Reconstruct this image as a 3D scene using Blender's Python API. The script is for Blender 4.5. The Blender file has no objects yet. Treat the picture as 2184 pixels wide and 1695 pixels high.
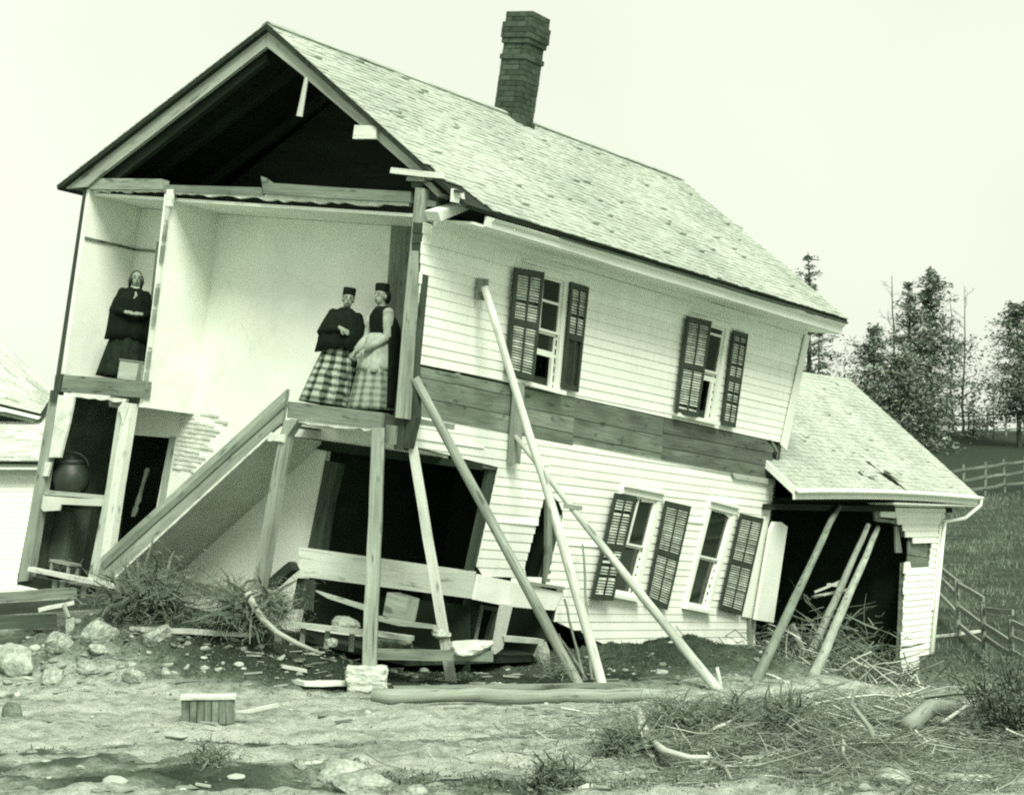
import bpy, math, random
from math import sin, cos, pi, radians, sqrt, exp, atan, atan2, hypot, floor
from mathutils import Vector as V, Matrix, noise

scene = bpy.context.scene
# ---------------------------------------------------------------- camera
F_PX, CX, CY, HORIZON = 3900.0, 1092.0, 847.5, 1110.0      # a 2184 x 1695 picture plane
CAM = V((0, 0, 2.0))
PITCH = atan((HORIZON - CY) / F_PX)
cam_data = bpy.data.cameras.new('camera')
cam_data.sensor_width = 36.0
cam_data.lens = 36.0 * F_PX / 2184.0
cam_data.clip_start = 0.1
cam_data.clip_end = 3000
cam = bpy.data.objects.new('camera', cam_data)
scene.collection.objects.link(cam)
cam.location = CAM
cam.rotation_euler = (pi / 2 + PITCH, 0, 0)
scene.camera = cam

# ---------------------------------------------------------------- sky, sun, exposure
SUN_EL, SUN_AZ = radians(47), radians(162)     # azimuth clockwise from +Y; behind the camera, to the right
world = bpy.data.worlds.new('World')
scene.world = world
world.use_nodes = True
wn, wl = world.node_tree.nodes, world.node_tree.links
wn.clear()
sky = wn.new('ShaderNodeTexSky')
sky.sky_type = 'NISHITA'
sky.sun_disc = False
sky.sun_elevation = SUN_EL
sky.sun_rotation = SUN_AZ
sky.dust_density = 4.0
hsv = wn.new('ShaderNodeHueSaturation')
hsv.inputs['Saturation'].default_value = 0.0
wl.new(sky.outputs[0], hsv.inputs['Color'])
mixc = wn.new('ShaderNodeMixRGB')               # an even white overcast, a little of the clear sky left in it
mixc.inputs[0].default_value = 0.88
mixc.inputs[2].default_value = (6.95, 6.95, 6.95, 1)
wl.new(hsv.outputs[0], mixc.inputs[1])
tint = wn.new('ShaderNodeMixRGB')
tint.blend_type = 'MULTIPLY'
tint.inputs[0].default_value = 1.0
tint.inputs[2].default_value = (0.955, 1.0, 0.85, 1)
wtc = wn.new('ShaderNodeTexCoord')
wno = wn.new('ShaderNodeTexNoise')               # faint unevenness of the cloud sheet
wno.inputs['Scale'].default_value = 3.0
wno.inputs['Detail'].default_value = 5
wl.new(wtc.outputs['Generated'], wno.inputs['Vector'])
wrp = wn.new('ShaderNodeValToRGB')
wrp.color_ramp.elements[0].position = .3
wrp.color_ramp.elements[0].color = (.95, .95, .95, 1)
wrp.color_ramp.elements[1].position = .7
wrp.color_ramp.elements[1].color = (1.04, 1.04, 1.04, 1)
wl.new(wno.outputs['Fac'], wrp.inputs[0])
cloud = wn.new('ShaderNodeMixRGB')
cloud.blend_type = 'MULTIPLY'
cloud.inputs[0].default_value = 1.0
wl.new(mixc.outputs[0], cloud.inputs[1])
wl.new(wrp.outputs[0], cloud.inputs[2])
wl.new(cloud.outputs[0], tint.inputs[1])
bg = wn.new('ShaderNodeBackground')
bg.inputs[1].default_value = 0.10
wl.new(tint.outputs[0], bg.inputs[0])
wo = wn.new('ShaderNodeOutputWorld')
wl.new(bg.outputs[0], wo.inputs[0])

sun_d = bpy.data.lights.new('sun', 'SUN')
sun_d.energy = 3.4
sun_d.angle = radians(24)
sun_d.color = (1.0, 0.98, 0.86)
sun = bpy.data.objects.new('sun', sun_d)
scene.collection.objects.link(sun)
sdir = V((sin(SUN_AZ) * cos(SUN_EL), cos(SUN_AZ) * cos(SUN_EL), sin(SUN_EL)))
sun.rotation_euler = sdir.to_track_quat('Z', 'Y').to_euler()

vs = scene.view_settings
vs.view_transform = 'Standard'
vs.look = 'None'
vs.exposure = 0.58
vs.gamma = 1.0
vs.use_curve_mapping = False
scene.cycles.max_bounces = 6
scene.cycles.filter_width = 2.1           # the softness of an old lens
scene.cycles.use_denoising = False        # the grain of the plate

# ---------------------------------------------------------------- helpers
COL = scene.collection


def ray(px, py):
    x, y = (px - CX) / F_PX, -(py - CY) / F_PX
    c, s = cos(PITCH), sin(PITCH)
    return V((x, c - y * s, s + y * c))


def P(px, py, Y):
    r = ray(px, py)
    return CAM + r * ((Y - CAM.y) / r.y)


def tone(g):
    """the print's one hue: a neutral value carried to its grey-green"""
    g = max(g, 0.0)
    return (0.95 * g ** 1.12, g, 0.91 * g ** 1.10, 1.0)


class MB:
    """collects faces, links them as one mesh object"""

    def __init__(s):
        s.v, s.f, s.uv = [], [], []

    def face(s, pts, uv=None):
        n = len(s.v)
        s.v.extend([tuple(p) for p in pts])
        s.f.append(list(range(n, n + len(pts))))
        s.uv.append(uv)

    def mesh(s, verts, faces, uvs=None):
        n = len(s.v)
        s.v.extend([tuple(p) for p in verts])
        for i, f in enumerate(faces):
            s.f.append([n + k for k in f])
            s.uv.append(uvs[i] if uvs else None)

    def prism(s, pts, vec, jit=0.0, rng=random):
        pts = [V(p) for p in pts]
        vec = V(vec)
        nrm = V((0, 0, 0))
        for i in range(1, len(pts) - 1):
            nrm += (pts[i] - pts[0]).cross(pts[i + 1] - pts[0])
        if nrm.dot(vec) > 0:
            pts = pts[::-1]
        n = len(pts)
        best = max(range(n), key=lambda i: (pts[(i + 1) % n] - pts[i]).length)
        ua = (pts[(best + 1) % n] - pts[best]).normalized()
        if vec.length > (pts[(best + 1) % n] - pts[best]).length:
            ua = vec.normalized()
        va = ua.cross(vec)
        va = va.normalized() if va.length > 1e-4 * vec.length else ua.orthogonal().normalized()
        wa = ua.cross(va) * 0.73
        a = pts
        b = [p + vec for p in pts]
        vs_ = a + b
        fs = [list(range(n)), list(range(2 * n - 1, n - 1, -1))]
        for i in range(n):
            j = (i + 1) % n
            fs.append([j, i, i + n, j + n])
        off = rng.uniform(0, 50)
        uvs = [[(vs_[k].dot(ua) + off, vs_[k].dot(va) + vs_[k].dot(wa)) for k in f] for f in fs]
        s.mesh(vs_, fs, uvs)

    def beam(s, p, q, w, h, up=(0, 0, 1), seg=1, jit=0.0, taper=1.0, rng=random):
        """rectangular timber from p to q"""
        p, q = V(p), V(q)
        d = (q - p).normalized()
        up = V(up)
        sx = d.cross(up)
        if sx.length < 1e-4:
            sx = d.orthogonal()
        sx.normalize()
        sz = sx.cross(d).normalized()
        off = rng.uniform(0, 50)
        rings = []
        for i in range(seg + 1):
            t = i / seg
            c = p.lerp(q, t) + (sx * rng.uniform(-jit, jit) + sz * rng.uniform(-jit, jit))
            k = 1 + (taper - 1) * t
            rings.append([c + sx * (a * w / 2 * k) + sz * (b * h / 2 * k) for a, b in ((-1, -1), (1, -1), (1, 1), (-1, 1))])
        L = (q - p).length
        vs_ = [x for r in rings for x in r]
        fs, uvs = [], []
        for i in range(seg):
            for k in range(4):
                a, b = i * 4 + k, i * 4 + (k + 1) % 4
                fs.append([a, b, b + 4, a + 4])
                u0, u1 = off + L * i / seg, off + L * (i + 1) / seg
                v0 = (k * (w + h) / 2)
                uvs.append([(u0, v0), (u0, v0 + w), (u1, v0 + w), (u1, v0)])
        fs.append([3, 2, 1, 0])
        n = seg * 4
        fs.append([n, n + 1, n + 2, n + 3])
        uvs += [[(0, 0), (.1, 0), (.1, .1), (0, .1)]] * 2
        s.mesh(vs_, fs, uvs)

    def tube(s, pts, rad, n=6, cap=True, squash=1.0):
        pts = [V(p) for p in pts]
        if not isinstance(rad, (list, tuple)):
            rad = [rad] * len(pts)
        rings = []
        prev = None
        L = 0.0
        ls = []
        for i, p in enumerate(pts):
            d = (pts[min(i + 1, len(pts) - 1)] - pts[max(i - 1, 0)]).normalized()
            if prev is None:
                a = d.orthogonal().normalized()
            else:
                a = (prev - d * prev.dot(d))
                a = a.normalized() if a.length > 1e-5 else d.orthogonal().normalized()
            prev = a
            b = d.cross(a)
            rings.append([p + (a * cos(2 * pi * k / n) + b * (sin(2 * pi * k / n) * squash)) * rad[i] for k in range(n)])
            if i:
                L += (p - pts[i - 1]).length
            ls.append(L)
        vs_ = [x for r in rings for x in r]
        fs, uvs = [], []
        for i in range(len(pts) - 1):
            for k in range(n):
                a, b = i * n + k, i * n + (k + 1) % n
                fs.append([a, b, b + n, a + n])
                c = 2 * pi * max(rad) / n
                uvs.append([(ls[i], k * c), (ls[i], k * c + c), (ls[i + 1], k * c + c), (ls[i + 1], k * c)])
        if cap:
            fs.append(list(range(n - 1, -1, -1)))
            m = (len(pts) - 1) * n
            fs.append(list(range(m, m + n)))
            uvs += [[(0, 0)] * n] * 2
        s.mesh(vs_, fs, uvs)

    def loft(s, rings, cap=True, closed=True):
        n = len(rings[0])
        vs_ = [x for r in rings for x in r]
        fs, uvs = [], []
        for i in range(len(rings) - 1):
            for k in range(n if closed else n - 1):
                a, b = i * n + k, i * n + (k + 1) % n
                fs.append([a, b, b + n, a + n])
                uvs.append([(k / n, i / (len(rings) - 1)), ((k + 1) / n, i / (len(rings) - 1)), ((k + 1) / n, (i + 1) / (len(rings) - 1)), (k / n, (i + 1) / (len(rings) - 1))])
        if cap:
            fs.append(list(range(n - 1, -1, -1)))
            m = (len(rings) - 1) * n
            fs.append(list(range(m, m + n)))
            uvs += [[(0, 0)] * n] * 2
        s.mesh(vs_, fs, uvs)

    def ellipsoid(s, c, r, nu=14, nv=9, rot=None):
        rings = []
        for j in range(1, nv):
            ph = pi * j / nv
            rings.append([V((r[0] * sin(ph) * cos(2 * pi * k / nu), r[1] * sin(ph) * sin(2 * pi * k / nu), -r[2] * cos(ph))) for k in range(nu)])
        if rot:
            rings = [[rot @ p for p in q] for q in rings]
        s.loft([[V(c) + p for p in q] for q in rings])

    def build(s, name, mat, parent=None, smooth=False, loc=None):
        me = bpy.data.meshes.new(name)
        off = V(loc) if loc is not None else V((0, 0, 0))
        me.from_pydata([tuple(V(p) - off) for p in s.v] if loc is not None else s.v, [], s.f)
        if any(u is not None for u in s.uv):
            ul = me.uv_layers.new(name='UVMap')
            flat = []
            for f, u in zip(s.f, s.uv):
                for k in range(len(f)):
                    flat.extend(u[k] if u is not None else (0.0, 0.0))
            ul.data.foreach_set('uv', flat)
        me.validate()
        if smooth:
            me.polygons.foreach_set('use_smooth', [True] * len(me.polygons))
        me.materials.append(mat)
        return link(name, me, parent, off if loc is not None else None)


def link(name, me, parent=None, loc=None):
    o = bpy.data.objects.new(name, me)
    COL.objects.link(o)
    if parent is not None:
        o.parent = parent
    if loc is not None:
        o.location = loc
    return o


def empty(name, loc=(0, 0, 0), mat=None):
    o = bpy.data.objects.new(name, None)
    COL.objects.link(o)
    o.empty_display_size = 0.2
    if mat is not None:
        o.matrix_world = mat
    else:
        o.location = loc
    return o


def tag(o, label, cat=None, group=None, kind=None):
    if label:
        o['label'] = label
    if cat:
        o['category'] = cat
    if group:
        o['group'] = group
    if kind:
        o['kind'] = kind
    return o


# ---------------------------------------------------------------- materials
def new_mat(name):
    m = bpy.data.materials.new(name)
    m.use_nodes = True
    nt = m.node_tree
    b = nt.nodes['Principled BSDF']
    return m, nt, b


def ramp(nt, fac, stops):
    r = nt.nodes.new('ShaderNodeValToRGB')
    el = r.color_ramp.elements
    while len(el) < len(stops):
        el.new(0.5)
    for e, (p, c) in zip(el, stops):
        e.position = p
        e.color = c
    nt.links.new(fac, r.inputs[0])
    return r.outputs[0]


def noise_node(nt, vec, scale, detail=4, rough=0.6, sc=(1, 1, 1)):
    mp = nt.nodes.new('ShaderNodeMapping')
    mp.inputs['Scale'].default_value = sc
    nt.links.new(vec, mp.inputs[0])
    n = nt.nodes.new('ShaderNodeTexNoise')
    n.inputs['Scale'].default_value = scale
    n.inputs['Detail'].default_value = detail
    n.inputs['Roughness'].default_value = rough
    nt.links.new(mp.outputs[0], n.inputs['Vector'])
    return n.outputs['Fac']


def mul(nt, a, b, fac=1.0, mode='MULTIPLY'):
    m = nt.nodes.new('ShaderNodeMixRGB')
    m.blend_type = mode
    m.inputs[0].default_value = fac
    nt.links.new(a, m.inputs[1])
    nt.links.new(b, m.inputs[2])
    return m.outputs[0]


def coords(nt, kind):
    return nt.nodes.new('ShaderNodeTexCoord').outputs[kind]


def add_bump(nt, b, h, strength=0.4, dist=0.01):
    bm = nt.nodes.new('ShaderNodeBump')
    bm.inputs['Strength'].default_value = strength
    bm.inputs['Distance'].default_value = dist
    nt.links.new(h, bm.inputs['Height'])
    nt.links.new(bm.outputs[0], b.inputs['Normal'])


def grey(v):
    return (v, v, v, 1)


def obj_var(nt, lo, hi, island=False):
    if island:
        src = nt.nodes.new('ShaderNodeNewGeometry').outputs['Random Per Island']
    else:
        src = nt.nodes.new('ShaderNodeObjectInfo').outputs['Random']
    return ramp(nt, src, [(0, grey(lo)), (1, grey(hi))])


def wood(name, g, contrast=0.35, rough=0.8, var=0.15, knots=True, island=False):
    m, nt, b = new_mat(name)
    uv = coords(nt, 'UV')
    gr = noise_node(nt, uv, 1.0, 6, 0.7, (1.6, 45, 1))
    bl = noise_node(nt, uv, 1.0, 3, 0.5, (1.1, 5, 1))
    fine = noise_node(nt, uv, 1.0, 2, 0.5, (30, 120, 1))
    c1 = ramp(nt, gr, [(0.25, tone(g * (1 - contrast))), (0.75, tone(g * (1 + contrast)))])
    c2 = ramp(nt, bl, [(0.3, grey(1 - contrast * 0.9)), (0.7, grey(1 + contrast * 0.35))])
    c3 = ramp(nt, fine, [(0.3, grey(0.85)), (0.7, grey(1.1))])
    c = mul(nt, mul(nt, c1, c2), c3)
    kn = noise_node(nt, uv, 1.0, 2, 0.4, (3.2, 11, 1))
    c = mul(nt, c, ramp(nt, kn, [(0.62, grey(1.0)), (0.72, grey(0.45))]))
    ck = noise_node(nt, uv, 1.0, 3, 0.6, (0.9, 26, 1))
    c = mul(nt, c, ramp(nt, ck, [(0.30, grey(0.5)), (0.37, grey(1.0))]))
    c = mul(nt, c, obj_var(nt, 1 - var, 1 + var, island))
    nt.links.new(c, b.inputs['Base Color'])
    b.inputs['Roughness'].default_value = rough
    b.inputs['Specular IOR Level'].default_value = 0.2
    add_bump(nt, b, gr, 0.35, 0.006)
    return m


def mottled(name, g, contrast=0.2, scale=2.0, fine=60.0, fine_amt=0.12, rough=0.9, var=0.06, bump=0.2, spec=0.2, stretch=(1, 1, 1), streak=0.0):
    m, nt, b = new_mat(name)
    ob = coords(nt, 'Object')
    n1 = noise_node(nt, ob, scale, 5, 0.6, stretch)
    n2 = noise_node(nt, ob, fine, 3, 0.6)
    c = ramp(nt, n1, [(0.3, tone(g * (1 - contrast))), (0.7, tone(g * (1 + contrast * 0.6)))])
    c = mul(nt, c, ramp(nt, n2, [(0.3, grey(1 - fine_amt)), (0.7, grey(1 + fine_amt * 0.6))]))
    if streak:
        n3 = noise_node(nt, ob, 1.0, 4, 0.6, (9, 9, 0.7))
        c = mul(nt, c, ramp(nt, n3, [(0.35, grey(1 - streak)), (0.6, grey(1))]))
    c = mul(nt, c, obj_var(nt, 1 - var, 1 + var))
    nt.links.new(c, b.inputs['Base Color'])
    b.inputs['Roughness'].default_value = rough
    b.inputs['Specular IOR Level'].default_value = spec
    add_bump(nt, b, n2, bump, 0.01)
    return m


M = {}
M['grey_wood'] = wood('weathered_wood', 0.30, 0.4)
M['rake_wood'] = wood('worn_rake_board', 0.40, 0.35)
M['prop_wood'] = wood('greyed_pole_wood', 0.34, 0.4)
M['mid_wood'] = wood('old_timber', 0.21, 0.42)
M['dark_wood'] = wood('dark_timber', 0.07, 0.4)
M['black_wood'] = wood('shade_black_timber', 0.03, 0.4)  # attic and wall-cavity shade put into its near-black colour
M['pale_wood'] = wood('peeled_pole_wood', 0.62, 0.25)
M['pole_wood'] = wood('scaffold_pole_wood', 0.48, 0.35)
M['plank'] = wood('sheathing_board', 0.20, 0.45, var=0.32)
M['white_board'] = wood('painted_board', 0.66, 0.12, 0.6)
M['grey_board'] = wood('primed_board', 0.46, 0.16, 0.7)
M['siding'] = mottled('white_clapboard_paint', 0.86, 0.08, 1.6, 45, 0.07, 0.55, 0.05, 0.08, 0.35, (1, .5, 2), 0.07)
M['trim'] = mottled('white_trim_paint', 0.80, 0.06, 2, 40, 0.06, 0.5, 0.03, 0.08, 0.35)
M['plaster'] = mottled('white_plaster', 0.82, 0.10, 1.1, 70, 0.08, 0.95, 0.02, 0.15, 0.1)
nt = M['plaster'].node_tree                       # hair cracks
pb = nt.nodes['Principled BSDF']
src = pb.inputs['Base Color'].links[0].from_socket
vo = nt.nodes.new('ShaderNodeTexVoronoi')
vo.feature = 'DISTANCE_TO_EDGE'
vo.inputs['Scale'].default_value = 0.75
wob = nt.nodes.new('ShaderNodeMixRGB')
wob.blend_type = 'ADD'
wob.inputs[0].default_value = 0.5
oc = coords(nt, 'Object')
nn = nt.nodes.new('ShaderNodeTexNoise')
nn.inputs['Scale'].default_value = 2.5
nn.inputs['Detail'].default_value = 6
nt.links.new(oc, nn.inputs['Vector'])
nt.links.new(oc, wob.inputs[1])
nt.links.new(nn.outputs['Color'], wob.inputs[2])
nt.links.new(wob.outputs[0], vo.inputs['Vector'])
ckr = ramp(nt, vo.outputs['Distance'], [(0.0, grey(0.92)), (0.010, grey(1.0))])
st = noise_node(nt, oc, 0.9, 5, 0.7)
src = mul(nt, src, ramp(nt, st, [(0.56, grey(1.0)), (0.72, grey(0.84))]))
nt.links.new(mul(nt, src, ckr), pb.inputs['Base Color'])
M['plaster_edge'] = mottled('broken_plaster', 0.72, 0.25, 9, 60, 0.2, 0.95, 0.05, 0.5, 0.1)
M['dim_plaster'] = mottled('shade_grey_plaster', 0.13, 0.4, 2.2, 50, 0.25, 0.95, 0.05, 0.3, 0.1)  # shade of the closet walls put into a dark grey plaster
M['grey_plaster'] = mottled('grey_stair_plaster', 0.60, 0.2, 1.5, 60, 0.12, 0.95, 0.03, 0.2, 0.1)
M['dark_wall'] = mottled('shade_dark_wall', 0.035, 0.3, 3, 50, 0.2, 0.95, 0.05, 0.1, 0.05)  # darkness of the unlit rooms put into the wall colour
M['shutter'] = mottled('dark_green_shutter_paint', 0.045, 0.3, 6, 60, 0.2, 0.55, 0.1, 0.1, 0.3)
M['louver'] = mottled('sky_lit_louver_paint', 0.48, 0.4, 8, 60, 0.25, 0.45, 0.3, 0.1, 0.5)  # sky reflection on the dark slats put into a lighter colour
M['brick'] = mottled('whitewashed_brick', 0.72, 0.25, 6, 70, 0.2, 0.9, 0.12, 0.4, 0.1)
M['chimney'] = mottled('sooty_brick', 0.075, 0.35, 7, 70, 0.3, 0.9, 0.35, 0.5, 0.1)
M['mortar'] = mottled('dark_mortar', 0.06, 0.3, 7, 70, 0.3, 0.95, 0.05, 0.3, 0.1)
M['stone'] = mottled('pale_fieldstone', 0.38, 0.5, 5, 35, 0.4, 0.9, 0.18, 0.6, 0.15)
M['cut_stone'] = mottled('cut_foundation_stone', 0.55, 0.2, 5, 40, 0.2, 0.9, 0.1, 0.4, 0.15)
M['bark'] = mottled('tree_bark', 0.09, 0.4, 5, 40, 0.3, 0.95, 0.2, 0.6, 0.1, (1, 1, .3))
M['root'] = mottled('washed_roots', 0.17, 0.5, 6, 50, 0.3, 0.95, 0.3, 0.5, 0.1)
M['cloth_black'] = mottled('black_wool', 0.012, 0.4, 12, 120, 0.4, 0.9, 0.1, 0.3, 0.1)
M['cloth_dark'] = mottled('dark_brown_wool', 0.022, 0.5, 9, 120, 0.4, 0.95, 0.1, 0.3, 0.1)
M['cloth_pale'] = mottled('pale_cotton', 0.37, 0.3, 10, 90, 0.15, 0.9, 0.05, 0.3, 0.1)
M['skin'] = mottled('skin', 0.26, 0.12, 25, 90, 0.08, 0.6, 0.03, 0.05, 0.3)
M['shade_skin'] = M['skin']
M['hair'] = mottled('dark_hair', 0.015, 0.4, 40, 120, 0.3, 0.5, 0.05, 0.3, 0.4, (1, 1, .2))
M['iron'] = mottled('black_iron', 0.03, 0.4, 9, 60, 0.3, 0.5, 0.1, 0.2, 0.5)
M['tin'] = mottled('dull_tin', 0.22, 0.3, 9, 60, 0.2, 0.4, 0.1, 0.2, 0.5)


def glass_mat():
    m, nt, b = new_mat('old_window_glass')
    b.inputs['Base Color'].default_value = tone(0.02)
    b.inputs['Roughness'].default_value = 0.06
    b.inputs['Specular IOR Level'].default_value = 0.45
    add_bump(nt, b, noise_node(nt, coords(nt, 'Object'), 3, 2), 0.15, 0.02)
    return m


M['glass'] = glass_mat()


def shingle_mat(name, g, lo=0.72, hi=1.18):
    m, nt, b = new_mat(name)
    ob = coords(nt, 'Object')
    n1 = noise_node(nt, ob, 0.55, 4, 0.6)
    n2 = noise_node(nt, ob, 25, 4, 0.7, (1, .35, 1))
    c = ramp(nt, n1, [(0.3, tone(g * 0.8)), (0.7, tone(g * 1.12))])
    c = mul(nt, c, ramp(nt, n2, [(0.3, grey(0.72)), (0.7, grey(1.15))]))
    c = mul(nt, c, obj_var(nt, lo, hi, island=True))
    nt.links.new(c, b.inputs['Base Color'])
    b.inputs['Roughness'].default_value = 0.85
    b.inputs['Specular IOR Level'].default_value = 0.2
    add_bump(nt, b, n2, 0.4, 0.008)
    return m


M['shingle'] = shingle_mat('weathered_wood_shingle', 0.46, .86, 1.08)
M['shingle_ell'] = shingle_mat('weathered_ell_shingle', 0.47, .86, 1.08)


def leaf_mat(name, g):
    m, nt, b = new_mat(name)
    c = ramp(nt, nt.nodes.new('ShaderNodeNewGeometry').outputs['Random Per Island'], [(0, tone(g * 0.55)), (1, tone(g * 1.6))])
    n = noise_node(nt, coords(nt, 'Object'), 0.7, 3)
    c = mul(nt, c, ramp(nt, n, [(0.3, grey(0.6)), (0.7, grey(1.3))]))
    nt.links.new(c, b.inputs['Base Color'])
    b.inputs['Roughness'].default_value = 0.9
    b.inputs['Specular IOR Level'].default_value = 0.1
    return m


M['needle'] = leaf_mat('pine_needles', 0.18)  # needle colour lightened to carry the distance haze
M['needle_far'] = leaf_mat('far_spruce_needles', 0.16)
M['twig'] = leaf_mat('dry_twigs', 0.24)
M['straw'] = leaf_mat('dry_grass', 0.28)
M['pebble'] = leaf_mat('pebble_mix', 0.26)
M['pale_twig'] = leaf_mat('bleached_twigs', 0.42)
M['lump'] = leaf_mat('mud_lump_mix', 0.30)
M['weed'] = leaf_mat('dark_weeds', 0.11)
M['earth'] = mottled('dark_earth', 0.07, 0.5, 5, 40, 0.4, 0.98, 0.2, 0.9, 0.05)
M['shingle_pale'] = shingle_mat('sun_bleached_shingle', 0.62)
M['sod'] = leaf_mat('torn_sod', 0.15)


def plaid_mat(name, g_lo, g_hi, nu, nv, sharp):
    m, nt, b = new_mat(name)
    uv = coords(nt, 'UV')
    sep = nt.nodes.new('ShaderNodeSeparateXYZ')
    nt.links.new(uv, sep.inputs[0])
    wob = noise_node(nt, coords(nt, 'Object'), 9, 3)

    def stripes(out, k):
        a = nt.nodes.new('ShaderNodeMath'); a.operation = 'MULTIPLY_ADD'
        a.inputs[1].default_value = k * 2 * pi
        nt.links.new(out, a.inputs[0])
        w = nt.nodes.new('ShaderNodeMath'); w.operation = 'MULTIPLY'; w.inputs[1].default_value = 4.0
        nt.links.new(wob, w.inputs[0])
        nt.links.new(w.outputs[0], a.inputs[2])
        s_ = nt.nodes.new('ShaderNodeMath'); s_.operation = 'SINE'
        nt.links.new(a.outputs[0], s_.inputs[0])
        return s_.outputs[0]
    def band(o, bias):
        h = nt.nodes.new('ShaderNodeMath'); h.operation = 'MULTIPLY_ADD'; h.use_clamp = True
        h.inputs[1].default_value = 1.6; h.inputs[2].default_value = bias
        nt.links.new(o, h.inputs[0])
        return h.outputs[0]
    a, c = band(stripes(sep.outputs[0], nu), .45), band(stripes(sep.outputs[1], nv), .35)
    ad = nt.nodes.new('ShaderNodeMath'); ad.operation = 'ADD'
    nt.links.new(a, ad.inputs[0]); nt.links.new(c, ad.inputs[1])
    hf = nt.nodes.new('ShaderNodeMath'); hf.operation = 'MULTIPLY'; hf.inputs[1].default_value = 0.5
    nt.links.new(ad.outputs[0], hf.inputs[0])
    col = ramp(nt, hf.outputs[0], [(0.05, tone(g_hi)), (0.5, tone(g_lo + (g_hi - g_lo) * sharp)), (0.95, tone(g_lo))])
    nt.links.new(col, b.inputs['Base Color'])
    b.inputs['Roughness'].default_value = 0.9
    b.inputs['Specular IOR Level'].default_value = 0.1
    return m


M['plaid'] = plaid_mat('bold_plaid_wool', 0.02, 0.36, 10, 9.5, 0.32)
M['check'] = plaid_mat('faint_check_cotton', 0.12, 0.30, 15, 11, 0.5)

# ---------------------------------------------------------------- ground
def sstep(a, b, x):
    t = min(1, max(0, (x - a) / (b - a)))
    return t * t * (3 - 2 * t)


def bump2(x, y, cx, cy, rx, ry):
    return exp(-(((x - cx) / rx) ** 2 + ((y - cy) / ry) ** 2))


def ground_base(x, y):
    z = 0.0
    z += 0.84 * bump2(x, y, -4.6, 22.9, 2.0, 1.1)              # bank of washed earth before the torn front
    z += 0.22 * bump2(x, y, -2.6, 22.4, 1.3, 0.7)
    z += 0.55 * sstep(24, 27, y) * (1 - sstep(-6.0, -1.0, x))
    z += 0.25 * sstep(28, 40, y) * (1 - sstep(-9.0, -6.0, x))
    z -= 0.26 * sstep(25, 31, y) * sstep(0.5, 4.0, x) * (1 - sstep(3.6, 5.2, x))
    z -= 0.083 * min(max(y - 20.8, 0), 14.2) * sstep(3.6, 5.2, x)
    z += 0.36 * bump2(x, y, 2.1, 25.5, 1.5, .75) + 0.22 * bump2(x, y, 3.3, 27.2, .8, .7)
    z += 0.22 * bump2(x, y, 3.2, 17.2, 2.6, 1.6)                # hummock under the brush
    z += 0.20 * bump2(x, y, 5.4, 18.3, 1.0, 1.2)
    z += 0.10 * bump2(x, y, -2.5, 14.2, 1.6, 0.7)
    q = x / max(y, 1.0)
    up = sstep(0.06, 0.20, q)
    yy = min(y, 104)
    if y > 36:
        z += up * (0.123 * (yy - 36)) * sstep(36, 44, y)
        if y > 104:
            z -= up * 0.02 * min(y - 104, 200)
    return z


def ground_z(x, y):
    z = ground_base(x, y)
    if y < 60:
        near = 1 - sstep(45, 60, y)
        k = 1 - 0.75 * bump2(x, y, -0.3, 20.6, 3.2, 0.8)
        z += near * k * 0.085 * noise.noise(V((x * 0.55, y * 0.9, 3.1)))
        z += near * k * 0.075 * noise.noise(V((x * 1.5, y * 2.6, 7.7)))
        z += near * k * 0.034 * noise.noise(V((x * 5.1, y * 5.6, 1.3)))
        z += near * k * (0.017 * noise.noise(V((x * 13.0, y * 13.0, 5.3))) + 0.011 * noise.noise(V((x * 27.0, y * 27.0, 6.3))))
        z += near * k * 0.03 * (noise.turbulence(V((x * .9, y * 2.4, 4.4)), 4, True) - .4)
        fg = (1 - sstep(15.0, 17.0, y)) * sstep(10, 12, y)
        z += fg * 0.10 * max(0.0, noise.noise(V((x * .85 + 3, y * 1.7, 2.2)))) + fg * 0.06 * noise.noise(V((x * 2.6, y * 3.6, 8.2)))
        rough = bump2(x, y, -5.0, 22.8, 2.6, 1.3) + bump2(x, y, 3.2, 17.0, 3.0, 2.0) * 0.7 + bump2(x, y, 2.1, 25.4, 1.7, .9) * .8
        z += near * rough * 0.13 * noise.turbulence(V((x * 2.6, y * 2.6, 9.0)), 3, False)
    return z


def G(px, py):
    """where the sight line through a point of the picture meets the ground"""
    r = ray(px, py)
    t = 8.0
    while t < 400:
        p = CAM + r * t
        if p.z < ground_base(p.x, p.y):
            break
        t *= 1.004
    p = CAM + r * t
    p.z = ground_z(p.x, p.y)
    return p


def on_ground(x, y, dz=0.0):
    return V((x, y, ground_z(x, y) + dz))


DARK = [  # (x, y, rx, ry, amount) damp earth, sod and mud
    (-6.4, 23.7, 1.5, .9, 1.2), (-5.3, 22.5, 2.0, 0.6, .22), (-3.0, 22.1, 1.15, 0.55, 1.0), (-1.0, 22.6, 1.6, 0.9, .9), (2.0, 25.3, 1.9, 1.1, .78), (0.6, 23.4, 1.2, .8, .7),
    (-1.2, 23.4, 2.6, 1.0, .8), (4.6, 29.0, 2.2, 2.6, .9), (3.6, 16.4, 2.0, 1.9, .42), (5.6, 19.0, .8, 1.6, 1.0), (-2.7, 13.9, 1.2, .35, .7), (0.3, 14.0, 1.2, .4, .6),
    (2.1, 15.3, .9, .5, .6), (-6.5, 24.6, 2.0, 1.2, .9), (-4.6, 15.8, 1.3, .18, .6), (-2.2, 16.4, 1.2, .15, .6), (0.9, 16.6, 1.6, .16, .5), (-3.4, 14.6, 1.6, .2, .5),
]


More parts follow.
